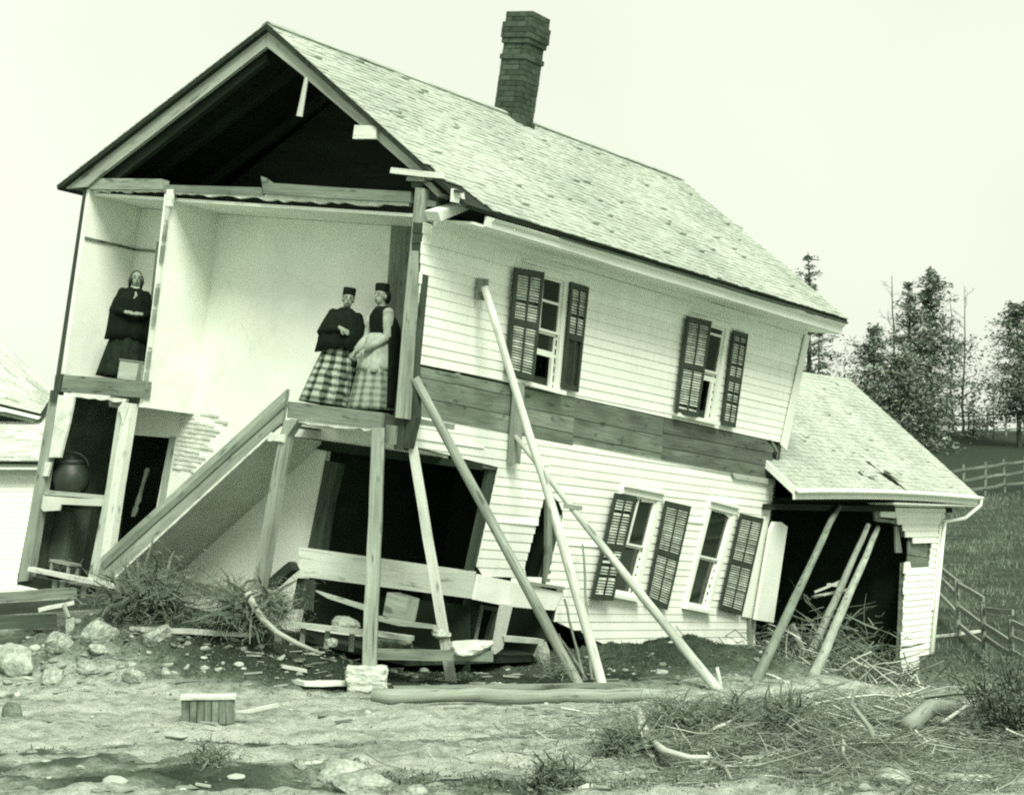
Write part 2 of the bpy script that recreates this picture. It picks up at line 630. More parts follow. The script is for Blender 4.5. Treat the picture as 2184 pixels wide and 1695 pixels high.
def build_ground():
    xs, x = [], 0.0
    st = 0.06
    while x < 900:
        xs.append(x)
        if x > 8.5:
            st *= 1.13
        x += st
    xs = [-a for a in xs[:0:-1]] + xs
    ys, y = [], 8.0
    st = 0.06
    ys = [-300, -100, -40, -15, -5, 0, 3, 5.5, 7]
    while y < 1200:
        ys.append(y)
        if y > 24:
            st *= 1.035
        y += st
    nx = len(xs)
    verts, cols = [], []
    for y in ys:
        for x in xs:
            verts.append((x, y, ground_z(x, y) if abs(x) < 200 else ground_base(x, y)))
            d = 0.0
            for (cx, cy, rx, ry, a) in DARK:
                if abs(x - cx) < rx * 2.6 and abs(y - cy) < ry * 2.6:
                    d += a * bump2(x, y, cx, cy, rx, ry)
            if y > 33:
                q = x / y
                d += sstep(33, 42, y) * (0.62 + 0.6 * sstep(66, 72, y) * sstep(0.1, .2, q))
            cols.append(min(d, 1.3))
    faces = [[j * nx + i, j * nx + i + 1, (j + 1) * nx + i + 1, (j + 1) * nx + i] for j in range(len(ys) - 1) for i in range(nx - 1)]
    me = bpy.data.meshes.new('ground')
    me.from_pydata(verts, [], faces)
    at = me.attributes.new('damp', 'FLOAT', 'POINT')
    at.data.foreach_set('value', cols)
    me.polygons.foreach_set('use_smooth', [True] * len(me.polygons))
    m, nt, b = new_mat('washed_sand_and_earth')
    ob = coords(nt, 'Object')
    an = nt.nodes.new('ShaderNodeAttribute')
    an.attribute_name = 'damp'
    n1 = noise_node(nt, ob, 0.9, 6, 0.68, (.6, 2.2, 1))
    n2 = noise_node(nt, ob, 6, 6, 0.7)
    n3 = noise_node(nt, ob, 40, 4, 0.7)
    ad = nt.nodes.new('ShaderNodeMath'); ad.operation = 'MULTIPLY_ADD'
    ad.inputs[1].default_value = 0.62
    nt.links.new(an.outputs['Fac'], ad.inputs[0])
    s1 = nt.nodes.new('ShaderNodeMath'); s1.operation = 'MULTIPLY_ADD'
    s1.inputs[1].default_value = 0.55
    nt.links.new(n1, s1.inputs[0])
    s2 = nt.nodes.new('ShaderNodeMath'); s2.operation = 'MULTIPLY'
    s2.inputs[1].default_value = 0.55
    nt.links.new(n2, s2.inputs[0])
    nt.links.new(s2.outputs[0], s1.inputs[2])
    nt.links.new(s1.outputs[0], ad.inputs[2])
    c = ramp(nt, ad.outputs[0], [(0.43, tone(0.56)), (0.54, tone(0.44)), (0.64, tone(0.27)), (0.78, tone(0.12)), (1.0, tone(0.05))])
    c = mul(nt, c, ramp(nt, n3, [(0.3, grey(0.66)), (0.7, grey(1.25))]))
    sp = noise_node(nt, ob, 16, 5, 0.75, (1, 1.4, 1))
    c = mul(nt, c, ramp(nt, sp, [(0.33, grey(0.6)), (0.44, grey(1.05))]))
    nt.links.new(c, b.inputs['Base Color'])
    b.inputs['Roughness'].default_value = 0.95
    b.inputs['Specular IOR Level'].default_value = 0.1
    hm = nt.nodes.new('ShaderNodeMath'); hm.operation = 'ADD'
    nt.links.new(n2, hm.inputs[0]); nt.links.new(n3, hm.inputs[1])
    n4 = noise_node(nt, ob, 130, 3, 0.7)
    hm2 = nt.nodes.new('ShaderNodeMath'); hm2.operation = 'ADD'
    nt.links.new(hm.outputs[0], hm2.inputs[0]); nt.links.new(n4, hm2.inputs[1])
    add_bump(nt, b, hm2.outputs[0], 0.75, 0.032)
    me.materials.append(m)
    o = link('ground', me)
    o['kind'] = 'structure'


build_ground()

# ---------------------------------------------------------------- the wrecked house: its own tilted frame
H_AZ, H_BX, H_CY = -0.585, -0.046, 0.146
H_T = V((-1.749, 21.878, 0.372))
H_R = (Matrix.Rotation(H_AZ, 3, 'Z') @ Matrix.Rotation(H_BX, 3, 'X') @ Matrix.Rotation(H_CY, 3, 'Y'))
H_M = Matrix.Translation(H_T) @ H_R.to_4x4()
H_RT = H_R.transposed()
H_O = H_RT @ (CAM - H_T)


def hplane(px, py, ax, d):
    r = H_RT @ ray(px, py)
    return H_O + r * ((d - H_O[ax]) / r[ax])


def S(px, py, d=0.0):      # on the long side wall (house x = d)
    return hplane(px, py, 0, d)


def F(px, py, d=0.0):      # on the torn gable front (house y = d)
    return hplane(px, py, 1, d)


def HW(p):
    return H_M @ V(p)


house = empty('clapboard_house', mat=H_M)
tag(house, 'big white clapboard house leaning to the right with its gable end torn open', 'house')
LEN = 10.45
rng = random.Random(5)


def front(name, px, y0, depth, mat, parent=None, one=None):
    """board or wall: an outline on the torn front, carried back into the house"""
    mb = MB() if one is None else one
    mb.prism([F(a, b, y0) for a, b in px], (0, depth, 0), rng=rng)
    if one is None:
        return mb.build(name, mat, parent or house)


def side(name, px, x0, out, mat, parent=None):
    mb = MB()
    mb.prism([S(a, b, x0) for a, b in px], (out, 0, 0), rng=rng)
    return mb.build(name, mat, parent or house)


def hbox(mb, x0, x1, y0, y1, z0, z1):
    mb.prism([(x0, y0, z0), (x1, y0, z0), (x1, y1, z0), (x0, y1, z0)], (0, 0, z1 - z0), rng=rng)


# --- roof: ridge and eaves
R0, R1 = V((-2.96, -0.15, 7.62)), V((-2.80, LEN + .2, 7.80))
E0, E1 = V((0.62, -0.15, 5.46)), V((0.74, LEN + .2, 5.60))
L0, L1 = V((-6.40, -0.15, 5.36)), V((-6.34, LEN + .2, 5.50))


def slope(A0, A1, B0, B1, u, v, h=0.0):
    """u along the ridge, v from eave (0) to ridge (1), h above the boards"""
    a, b = A0.lerp(A1, u), B0.lerp(B1, u)
    n = (A1 - A0).cross(B0 - A0).normalized()
    if n.z < 0:
        n = -n
    return a.lerp(b, v) + n * h


def roof_deck(name, A0, A1, B0, B1, th, mat, parent=house):
    mb = MB()
    n = (A1 - A0).cross(B0 - A0).normalized()
    if n.z < 0:
        n = -n
    mb.prism([A0, A1, B1, B0], n * -th)
    return mb.build(name, mat, parent)


def shingle_courses(mb, A0, A1, B0, B1, expo, wmin, wmax, rg, skip=None, h0=0.012):
    run = (B0 - A0).length
    length = (A1 - A0).length
    nc = int(run / expo)
    for j in range(nc + 1):
        v0 = j / (nc + 1)
        v1 = min((j + 2.1) / (nc + 1), 1.0)
        s = -rg.uniform(0, wmax)
        while s < length:
            w = rg.uniform(wmin, wmax)
            a, b = max(s, 0) / length, min(s + w - 0.004, length) / length
            s += w
            if b <= a + 1e-4:
                continue
            if skip and skip((a + b) / 2, v0):
                continue
            j0 = rg.uniform(-.10, .10) / (nc + 1)
            lift = rg.uniform(0.012, 0.024) + (0.03 if rg.random() < .015 else 0)
            top = 0.004
            pts = [slope(A0, A1, B0, B1, u, v, h) for u, v, h in (
                (a, v0 + j0, 0.004 + h0), (b, v0 + j0, 0.004 + h0), (b, v1, 0.0 + h0), (a, v1, 0.0 + h0),
                (a, v0 + j0, lift + h0), (b, v0 + j0, lift + h0), (b, v1, top + h0), (a, v1, top + h0))]
            mb.mesh(pts, [[4, 5, 6, 7], [0, 1, 5, 4], [1, 2, 6, 5], [3, 0, 4, 7]])


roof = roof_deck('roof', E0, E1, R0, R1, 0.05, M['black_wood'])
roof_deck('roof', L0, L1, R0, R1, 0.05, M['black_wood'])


def near_eave_gone(u, v):
    return (u < 0.035 and v < 0.105) or (u < 0.012 and v < .19) or (.035 < u < .042 and v < .03)


mb = MB()
shingle_courses(mb, E0, E1, R0, R1, 0.125, 0.08, 0.19, random.Random(3), near_eave_gone)
o = mb.build('shingles', M['shingle'], roof)
o['kind'] = 'stuff'
mb = MB()
shingle_courses(mb, L0, L1, R0, R1, 0.125, 0.5, 0.9, random.Random(4))
o = mb.build('shingles', M['shingle'], roof)
o['kind'] = 'stuff'
mb = MB()      # ridge boards
mb.beam(R0 + V((.05, .02, .02)), R1 + V((.05, .0, .02)), 0.10, 0.014, (.5, 0, .85), seg=8, jit=.004)
mb.build('ridge_board', M['rake_wood'], roof)
mb = MB()
mb.beam(R0 + V((-.06, .02, .02)), R1 + V((-.06, .0, .02)), 0.10, 0.014, (-.5, 0, .85))
mb.build('ridge_board', M['grey_wood'], roof)

# --- rafters in the dark attic
for k in range(1, 11):
    u = k / 11
    for A0, A1 in ((E0, E1), (L0, L1)):
        mb = MB()
        a, b = slope(A0, A1, R0, R1, u, 0.12, -0.13), slope(A0, A1, R0, R1, u, .97, -0.13)
        mb.beam(a, b, 0.08, 0.14, (0, 0, 1))
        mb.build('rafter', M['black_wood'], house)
mb = MB()
hbox(mb, -5.98, 0.0, 0.16, LEN - .1, 5.36, 5.42)
mb.build('attic_floor', M['black_wood'], house)
mb = MB()
mb.prism([(-5.95, LEN - .12, 0), (-.02, LEN - .12, 0), (-.02, LEN - .12, 5.3), (-2.8, LEN - .12, 7.62), (-5.95, LEN - .12, 5.3)], (0, .1, 0))
mb.build('far_gable_wall', M['siding'], house)
mb = MB()
hbox(mb, -5.9, -.1, LEN - .17, LEN - .125, 5.45, 7.4)
mb2 = MB()
mb2.prism([(-5.6, LEN - .15, 5.43), (-.4, LEN - .15, 5.43), (-2.85, LEN - .15, 7.45)], (0, .02, 0))
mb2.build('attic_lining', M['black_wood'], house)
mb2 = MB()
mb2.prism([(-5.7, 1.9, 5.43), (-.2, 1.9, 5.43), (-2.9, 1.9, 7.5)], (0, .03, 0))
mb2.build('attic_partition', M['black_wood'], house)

# --- rake boards of the torn gable
front('rake_board', [(568, 66), (568, 100), (214, 374), (186, 398), (140, 402), (150, 384)], -0.07, 0.06, M['rake_wood'])
front('rake_board', [(569, 66), (936, 378), (903, 386), (795, 290), (650, 165), (569, 100)], -0.075, 0.06, M['rake_wood'])
front('rafter', [(569, 106), (569, 130), (230, 398), (195, 398)], 0.06, 0.09, M['black_wood'])
front('hanging_lath', [(650, 164), (656, 166), (643, 249), (632, 247)], -0.10, 0.02, M['pale_wood'])
front('nailing_block', [(756, 267), (804, 268), (800, 296), (752, 296)], -0.13, 0.05, M['pale_wood'])
front('torn_cornice_board', [(834, 357), (942, 369), (946, 381), (900, 377), (831, 369)], -0.16, 0.03, M['pale_wood'])
front('torn_cornice_board', [(868, 376), (905, 379), (905, 387), (866, 385)], -0.12, 0.05, M['grey_wood'])
front('torn_cornice_board', [(902, 390), (918, 388), (941, 412), (934, 420)], -0.06, 0.2, M['grey_wood'])
front('torn_cornice_board', [(898, 396), (938, 418), (932, 448), (900, 455)], 0.02, 0.25, M['dark_wood'])
front('torn_cornice_board', [(905, 425), (930, 430), (928, 441), (907, 440)], -0.03, 0.10, M['mid_wood'])
front('torn_eave_box', [(140, 386), (192, 372), (192, 405), (137, 402)], 0.0, 0.30, M['dark_wood'])
# joists and the broken ceiling edge
front('joist', [(192, 380), (345, 382), (345, 404), (190, 404)], -0.03, 0.14, M['grey_wood'])
front('joist', [(345, 394), (562, 400), (562, 417), (347, 409)], 0.0, 0.12, M['mid_wood'])
front('joist', [(556, 376), (575, 390), (720, 400), (876, 409), (874, 431), (700, 423), (562, 412)], -0.04, 0.12, M['mid_wood'])


def ragged(name, top, bot, y0, depth, mat, seed, amp=3.0, n=16):
    """a strip with one torn edge"""
    rg = random.Random(seed)
    up = [V((top[0][0], top[0][1])).lerp(V((top[1][0], top[1][1])), i / n) for i in range(n + 1)]
    dn = [V((bot[0][0], bot[0][1])).lerp(V((bot[1][0], bot[1][1])), i / n) + V((rg.uniform(-1, 1), rg.uniform(-amp, amp))) for i in range(n + 1)]
    mb = MB()
    for i in range(n):
        mb.prism([F(*p, y0) for p in (up[i], up[i + 1], dn[i + 1], dn[i])], (0, depth, 0))
    return mb.build(name, mat, house)


ragged('plaster_edge', ((200, 401), (345, 404)), ((200, 409), (345, 410)), 0.02, 0.05, M['plaster_edge'], 1)
ragged('plaster_edge', ((352, 406), (562, 414)), ((352, 412), (562, 424)), 0.02, 0.05, M['plaster_edge'], 2)
ragged('plaster_edge', ((562, 414), (872, 429)), ((562, 427), (872, 440)), 0.02, 0.05, M['plaster_edge'], 3, 3.5, 22)

# --- ceilings, back walls, partitions of the torn rooms (about a metre is left of them)
DEP = 1.0
mb = MB(); hbox(mb, -5.95, -0.02, 0.08, DEP + .1, 5.305, 5.345); mb.build('upper_ceiling', M['plaster'], house)
mb = MB(); hbox(mb, -5.95, -0.02, DEP, DEP + .1, 2.45, 5.30); mb.build('upper_back_wall', M['plaster'], house)


def lerp_px(a, b, t):
    return (a[0] + (b[0] - a[0]) * t, a[1] + (b[1] - a[1]) * t)


# outer left wall, leaf by leaf
front('left_wall', [(183, 402), (192, 402), (138, 800), (128, 800)], 0.0, LEN - .2, M['plaster'])
front('left_wall_stud', [(178, 405), (183, 403), (127, 802), (119, 802)], -0.02, 0.3, M['dark_wood'])
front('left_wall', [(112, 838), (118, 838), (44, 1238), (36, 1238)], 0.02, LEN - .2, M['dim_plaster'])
front('left_wall_stud', [(106, 842), (124, 842), (60, 1238), (38, 1240)], -0.02, 0.12, M['grey_wood'])
front('left_wall_stud', [(118, 800), (133, 797), (128, 836), (112, 846)], -0.04, 0.2, M['dark_wood'])
front('left_wall_stud', [(107, 832), (122, 832), (120, 856), (106, 856)], -0.06, 0.2, M['dark_wood'])
front('plaster_edge', [(124, 842), (158, 845), (147, 900), (128, 975), (104, 975), (116, 900)], -0.05, 0.04, M['plaster_edge'])
front('plaster_edge', [(96, 985), (108, 985), (100, 1015), (90, 1015)], -0.05, 0.04, M['plaster_edge'])
# partition between the small and the large room
front('partition_wall', [(352, 404), (362, 405), (334, 640), (309, 838), (305, 868), (296, 868), (301, 838), (326, 640)], 0.02, DEP - .02, M['plaster'])
ragged('plaster_edge', ((356, 404), (352, 440)), ((368, 405), (364, 440)), -0.02, 0.05, M['plaster_edge'], 7, 2, 4)
for k in range(9):          # nailed lath ends down the partition's edge
    t0, t1 = k / 9 + .01, (k + 1) / 9 - .012
    a, b = lerp_px((357, 430), (305, 835), t0), lerp_px((357, 430), (305, 835), t1)
    front('lath', [(a[0] - 2, a[1]), (a[0] + 5, a[1]), (b[0] + 5, b[1]), (b[0] - 2, b[1])], -0.012 - .01 * (k % 2), 0.03, M['grey_wood'] if k % 3 else M['pale_wood'])
front('door_casing', [(334, 515), (345, 516), (318, 770), (307, 768)], 0.55, 0.05, M['mid_wood'])
mb = MB()
a, b = F(196, 508, 0.0), F(292, 522, DEP - .02)
mb.beam(V((-5.87, 0.02, a.z)), V((-5.87, DEP - .01, a.z)), .02, .035)
mb.beam(V((-5.87, DEP - .02, a.z)), V((-4.75, DEP - .02, a.z)), .02, .035)
mb.build('picture_rail', M['mid_wood'], house)
# grey boarded strip beyond the corner post
front('board_panel', [(836, 459), (884, 462), (858, 900), (806, 890)], DEP - .06, 0.04, M['mid_wood'])

# --- upper floor: the landing and the small room
front('floor_beam', [(136, 799), (308, 812), (304, 848), (130, 834)], -0.04, 0.14, M['mid_wood'])
front('floor_deck', [(138, 800), (307, 813), (306, 822), (136, 808)], 0.10, DEP, M['grey_wood'])
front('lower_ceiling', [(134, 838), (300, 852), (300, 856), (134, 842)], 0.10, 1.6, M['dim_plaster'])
ragged('plaster_edge', ((136, 836), (270, 851)), ((136, 843), (268, 858)), -0.03, 0.05, M['plaster_edge'], 11, 2.5, 10)
front('landing_beam', [(614, 856), (636, 858), (816, 880), (812, 913), (636, 893), (612, 890)], -0.05, 0.14, M['mid_wood'])
front('landing_deck', [(616, 857), (868, 889), (866, 899), (614, 866)], 0.09, DEP, M['grey_wood'])
front('landing_ceiling', [(616, 898), (862, 928), (862, 932), (616, 902)], 0.09, 1.7, M['plaster'])
ragged('plaster_edge', ((618, 893), (806, 912)), ((622, 900), (806, 920)), -0.03, 0.06, M['plaster_edge'], 12, 2.2, 14)
front('blocking', [(816, 882), (862, 889), (862, 925), (816, 915)], 0.0, 0.10, M['dark_wood'])
front('blocking', [(824, 905), (846, 908), (842, 948), (820, 944)], -0.05, 0.10, M['mid_wood'])
front('blocking', [(842, 890), (862, 893), (858, 960), (840, 958)], -0.02, 0.12, M['dark_wood'])

# --- posts
front('corner_post', [(886, 400), (905, 402), (878, 700), (866, 893), (843, 890), (858, 700)], -0.09, 0.12, M['grey_wood'])
front('corner_post', [(876, 388), (902, 390), (900, 402), (878, 400)], -0.07, 0.10, M['dark_wood'])
front('wall_edge', [(905, 470), (912, 475), (884, 775), (886, 890), (870, 955), (858, 955), (866, 880), (872, 720)], 0.0, 0.12, M['dark_wood'])
front('landing_post', [(606, 896), (636, 894), (612, 930), (592, 1040), (558, 1256), (536, 1256), (580, 1010), (596, 930)], -0.06, 0.13, M['grey_wood'])
ragged('plaster_edge', ((572, 926), (606, 926)), ((570, 938), (604, 945)), -0.09, 0.05, M['plaster_edge'], 13, 3, 5)

# --- lower storey: back wall with a doorway, stair, closet
DX = [F(x, y, DEP) for x, y in ((278, 925), (364, 932), (335, 1180), (240, 1180))]


def back_wall_lower():
    xl, xr = -4.72, F(690, 985, DEP).x
    pieces = [
        [(F(372, 866, DEP).x, 2.45), (xr + .02, 2.45), (F(655, 1175, DEP).x, -0.1), (F(300, 1250, DEP).x, -0.1), (F(362, 932, DEP).x, F(362, 932, DEP).z)],
    ]
    mb = MB()
    for p in pieces:
        mb.prism([(x, DEP, z) for x, z in p], (0, .1, 0))
    mb.build('lower_back_wall', M['plaster'], house)


back_wall_lower()
front('lower_back_wall', [(276, 856), (392, 868), (370, 934), (270, 926)], DEP - .01, .1, M['plaster'])
front('door_casing', [(362, 930), (372, 932), (330, 1190), (318, 1190)], DEP - .03, .05, M['grey_wood'])
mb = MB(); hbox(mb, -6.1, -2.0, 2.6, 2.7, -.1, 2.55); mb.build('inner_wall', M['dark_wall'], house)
mb = MB(); hbox(mb, -6.1, -0.05, 0.9, 4.0, -.12, -.04); mb.build('lower_floor', M['dark_wood'], house)
# whitewashed chimney bricks where the plaster fell away
brick_me = None
for r in range(13):
    t = r / 12
    xl, xr = 388 - 20 * t, 470 - 62 * t + (10 if r % 2 else 0) + 8 * sin(r * 2.1)
    y = 872 + r * 10.2
    x = xl - (10 if r % 2 else 0)
    while x < xr:
        if not (r < 2 and rng.random() < .35):
            a, b = F(max(x, xl), y + (x - 380) * .14, DEP - .012 - rng.uniform(0, .012)), F(min(x + 18.5, xr + 4), y + 8.6 + (x - 380) * .14, DEP - .012)
            mb = MB(); mb.prism([(a.x, a.y, a.z), (b.x, a.y, a.z), (b.x, a.y, b.z), (a.x, a.y, b.z)], (0, .03, 0))
            mb.build('brick', M['brick'], house)
        x += 20
front('exposed_lath', [(392, 868), (400, 870), (398, 880), (386, 884)], DEP - .02, .02, M['dark_wood'])
front('exposed_lath', [(312, 862), (392, 872), (390, 876), (312, 866)], DEP - .02, .02, M['grey_wood'])
# stair: stringer, treads behind it, plastered underside
front('stair_stringer', [(612, 829), (606, 868), (600, 902), (576, 922), (232, 1240), (205, 1240), (216, 1188)], -0.08, 0.06, M['grey_wood'])
front('stair_trim', [(611, 850), (606, 868), (222, 1212), (216, 1200)], -0.10, 0.02, M['mid_wood'])
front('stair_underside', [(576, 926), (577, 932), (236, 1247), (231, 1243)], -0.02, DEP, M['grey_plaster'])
front('stair_edge', [(578, 921), (580, 925), (233, 1244), (230, 1241)], -0.085, 0.05, M['plaster_edge'])
for k in range(11):
    t = (k + .5) / 11.6
    c = lerp_px((222, 1195), (600, 848), t)
    a, b = F(c[0] - 4, c[1], 0), F(c[0] + 26, c[1], 0)
    mb = MB(); hbox(mb, a.x - .12, a.x + .16, -.01, DEP - .02, a.z - .13, a.z - .095); mb.build('stair_tread', M['mid_wood'], house)
# closet post and threshold
front('closet_post', [(262, 862), (282, 860), (250, 1060), (224, 1242), (206, 1242), (236, 1040)], -0.07, 0.12, M['white_board'])
front('closet_post', [(252, 868), (262, 866), (236, 1040), (206, 1242), (186, 1240), (226, 1040)], -0.05, 0.11, M['grey_board'])
ragged('plaster_edge', ((262, 856), (276, 860)), ((252, 872), (262, 905)), -0.09, 0.04, M['plaster_edge'], 15, 3, 5)
front('threshold', [(60, 1208), (200, 1236), (238, 1244), (268, 1253), (266, 1260), (200, 1247), (58, 1217)], -0.12, 0.10, M['pale_wood'])
front('sill_beam', [(38, 1222), (232, 1262), (230, 1290), (36, 1246)], 0.05, 0.16, M['dark_wood'])
for px in (112, 128, 174, 206):
    front('joist_end', [(px, 1226 + (px - 60) * .2), (px + 11, 1228 + (px - 60) * .2), (px + 7, 1262 + (px - 60) * .12), (px - 3, 1260 + (px - 60) * .12)], -0.02, 0.5, M['grey_wood'])
front('closet_back', [(110, 846), (290, 862), (240, 1240), (40, 1226)], DEP + .25, .05, M['dark_wall'])
front('closet_shelf', [(88, 1044), (222, 1056), (221, 1064), (86, 1054)], 0.02, .30, M['grey_board'])
front('closet_panel', [(86, 1056), (160, 1062), (244, 1064), (242, 1080), (130, 1075), (126, 1088), (92, 1090), (82, 1076)], 0.0, .03, M['grey_plaster'])

# lower room at the corner: jambs, dark beyond
front('door_jamb', [(694, 982), (722, 987), (700, 1080), (686, 1176), (656, 1171), (676, 1070)], DEP - .08, .14, M['dark_wood'])
front('lintel', [(622, 948), (700, 962), (1010, 1000), (1010, 985), (700, 940), (622, 930)], DEP - .02, .2, M['dark_wall'])
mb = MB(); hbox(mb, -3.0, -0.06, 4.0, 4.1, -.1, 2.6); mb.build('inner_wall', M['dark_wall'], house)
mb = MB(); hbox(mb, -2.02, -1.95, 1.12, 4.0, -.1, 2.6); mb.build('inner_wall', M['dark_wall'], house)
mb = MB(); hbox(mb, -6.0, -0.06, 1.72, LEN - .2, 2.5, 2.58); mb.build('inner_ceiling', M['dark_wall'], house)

# ---------------------------------------------------------------- the long side wall
def scan(poly, z):
    xs = []
    n = len(poly)
    for i in range(n):
        (a, za), (b, zb) = poly[i], poly[(i + 1) % n]
        if (za > z) != (zb > z):
            xs.append(a + (b - a) * (z - za) / (zb - za))
    xs.sort()
    return [(xs[i], xs[i + 1]) for i in range(0, len(xs) - 1, 2)]


def minus(iv, holes):
    out = list(iv)
    for h0, h1 in holes:
        nxt = []
        for a, b in out:
            if h1 <= a or h0 >= b:
                nxt.append((a, b))
                continue
            if h0 > a:
                nxt.append((a, h0))
            if h1 < b:
                nxt.append((h1, b))
        out = nxt
    return [(a, b) for a, b in out if b - a > 0.02]


def syz(px):
    return [(S(*p).y, S(*p).z) for p in px]


# openings: outlines on the wall
WIN = {
    'w1': [(1117, 577), (1199, 600), (1180, 829), (1097, 807)],
    'w2': [(1473, 681), (1544, 701), (1513, 896), (1443, 880)],
    'w3': [(1328, 1052), (1398, 1066), (1346, 1272), (1275, 1258)],
    'w4': [(1513, 1083), (1559, 1095), (1502, 1298), (1462, 1290)],
}
GAP = [(1164, 1046), (1117, 1210), (1123, 1236), (1163, 1243), (1178, 1185), (1202, 1096), (1186, 1062)]
holes_yz = [syz(q) for q in WIN.values()] + [syz(GAP)]
UPPER = [(902, 462), (1722, 706), (1716, 760), (1668, 944), (1640, 936), (884, 777)]
LOWER = [(868, 883), (1560, 1008), (1650, 1024), (1646, 1060), (1622, 1230), (1604, 1400), (1560, 1402), (1510, 1392), (1440, 1396), (1330, 1378), (1262, 1372), (1240, 1345),
         (1180, 1330), (1192, 1262), (1012, 1222), (1014, 1214), (1062, 994), (1058, 990), (866, 956)]
REG = [syz(UPPER), syz(LOWER)]
EXPO = 0.118
n_board = 0
core = MB()
for reg in REG:
    z0 = min(p[1] for p in reg)
    z1 = max(p[1] for p in reg)
    n = int((z1 - z0) / EXPO) + 1
    for k in range(n):
        za, zb = z0 + k * EXPO, min(z0 + (k + 1) * EXPO, z1)
        ea, eb = za + 0.012, zb - 0.006
        if eb <= ea:
            continue
        i0 = minus(scan(reg, ea), [h for q in holes_yz for h in scan(q, ea)])
        i1 = minus(scan(reg, eb), [h for q in holes_yz for h in scan(q, eb)])
        im = minus(scan(reg, (ea + eb) / 2), [h for q in holes_yz for h in scan(q, (ea + eb) / 2)])
        if not (len(i0) == len(i1) == len(im)):
            i0 = i1 = im
        for (a0, b0), (a1, b1) in zip(i0, i1):
            core.prism([(-0.14, a0, za), (-0.14, b0, za), (-0.14, b1, zb), (-0.14, a1, zb)], (0.136, 0, 0))
            cuts = [0.0]
            L = b0 - a0
            if L > 4.5:
                c = rng.uniform(1.5, 4.2)
                while c < L - .8:
                    cuts.append(c / L)
                    c += rng.uniform(2.4, 4.6)
            cuts.append(1.0)
            for c0, c1 in zip(cuts[:-1], cuts[1:]):
                g = 0.002 if c1 < 1 else 0.0
                lo0, lo1 = a0 + (b0 - a0) * c0, a0 + (b0 - a0) * c1 - g
                hi0, hi1 = a1 + (b1 - a1) * c0, a1 + (b1 - a1) * c1 - g
                d = rng.uniform(-.004, .004); d2 = d + (rng.uniform(-.022, .004) if rng.random() < .10 else rng.uniform(-.003, .003)); sp = .022 if rng.random() < .05 else 0
                if c0 == 0 and lo0 < 0.6:
                    e = rng.uniform(-.03, .03); lo0 += e; hi0 += e
                t = 0.015 + rng.uniform(-.002, .003)
                q = [(0.0, lo0, za + d), (0.0, lo1, za + d2), (0.0, hi1, zb + .012), (0.0, hi0, zb + .012),
                     (t, lo0, za + d), (t + sp, lo1, za + d2), (0.005, hi1, zb + .012), (0.005, hi0, zb + .012)]
                mb = MB()
                mb.mesh(q, [[4, 5, 6, 7], [0, 4, 7, 3], [5, 1, 2, 6], [1, 5, 4, 0], [3, 7, 6, 2], [0, 3, 2, 1]])
                mb.build('clapboard', M['siding'], house)
                n_board += 1
core.build('wall_sheathing', M['dark_wood'], house)

# bare boards between the storeys, where the siding is gone
band = [((885, 779), (866, 882)), ((1092, 822), (1086, 925)), ((1222, 848), (1216, 950)), ((1412, 890), (1404, 985)), ((1638, 935), (1650, 1026))]
frac = [[0, .22, .62, 1.0], [0, .40, .74, 1.0], [0, .42, .80, 1.0], [0, .34, .66, 1.0]]
lighter = {(1, 1): 'grey_wood', (0, 2): 'plank'}
for i in range(4):
    (t0, b0), (t1, b1) = band[i], band[i + 1]
    for k in range(3):
        a, b = frac[i][k] + .008, frac[i][k + 1] - .008
        e = rng.uniform(-2, 2)
        q = [lerp_px(t0, b0, a), lerp_px(t1, b1, a), lerp_px(t1, b1, b), lerp_px(t0, b0, b)]
        if i == 3 and k == 0:
            q = [q[0], (1628, 938), (1650, 958), q[2], q[3]]
        side('plank', q, -0.03, 0.035 + rng.uniform(0, .012), M[lighter.get((i, k), 'plank')])
mb = MB()
mb.prism([(-.16, .05, 2.6), (-.16, LEN - .1, 2.6), (-.16, LEN - .1, 3.7), (-.16, .05, 3.7)], (.12, 0, 0))
mb.build('wall_sheathing', M['black_wood'], house)
side('splintered_board', [(1640, 936), (1652, 950), (1658, 966), (1650, 960)], 0.0, .03, M['mid_wood'])
side('splintered_board', [(1560, 1008), (1650, 1022), (1650, 1034), (1566, 1020)], 0.034, .02, M['grey_board'])
side('vertical_strut', [(1095, 812), (1110, 816), (1104, 940), (1100, 988), (1082, 986), (1088, 900)], 0.05, .07, M['grey_wood'])

# corner boards and the far end
side('corner_board', [(1716, 712), (1726, 716), (1676, 960), (1664, 948)], 0.036, .02, M['trim'])
side('corner_board', [(1628, 1100), (1640, 1096), (1604, 1318), (1582, 1314)], 0.042, .02, M['trim'])
side('pilaster', [(1645, 1112), (1660, 1112), (1673, 1122), (1643, 1326), (1606, 1320), (1638, 1130)], 0.12, .06, M['trim'])
side('corner_stud', [(1594, 1318), (1602, 1319), (1601, 1400), (1592, 1399)], 0.02, .05, M['grey_wood'])
mb = MB(); hbox(mb, -0.14, -.02, LEN - .14, LEN - .02, -.2, 5.2); mb.build('far_corner_post', M['dark_wood'], house)

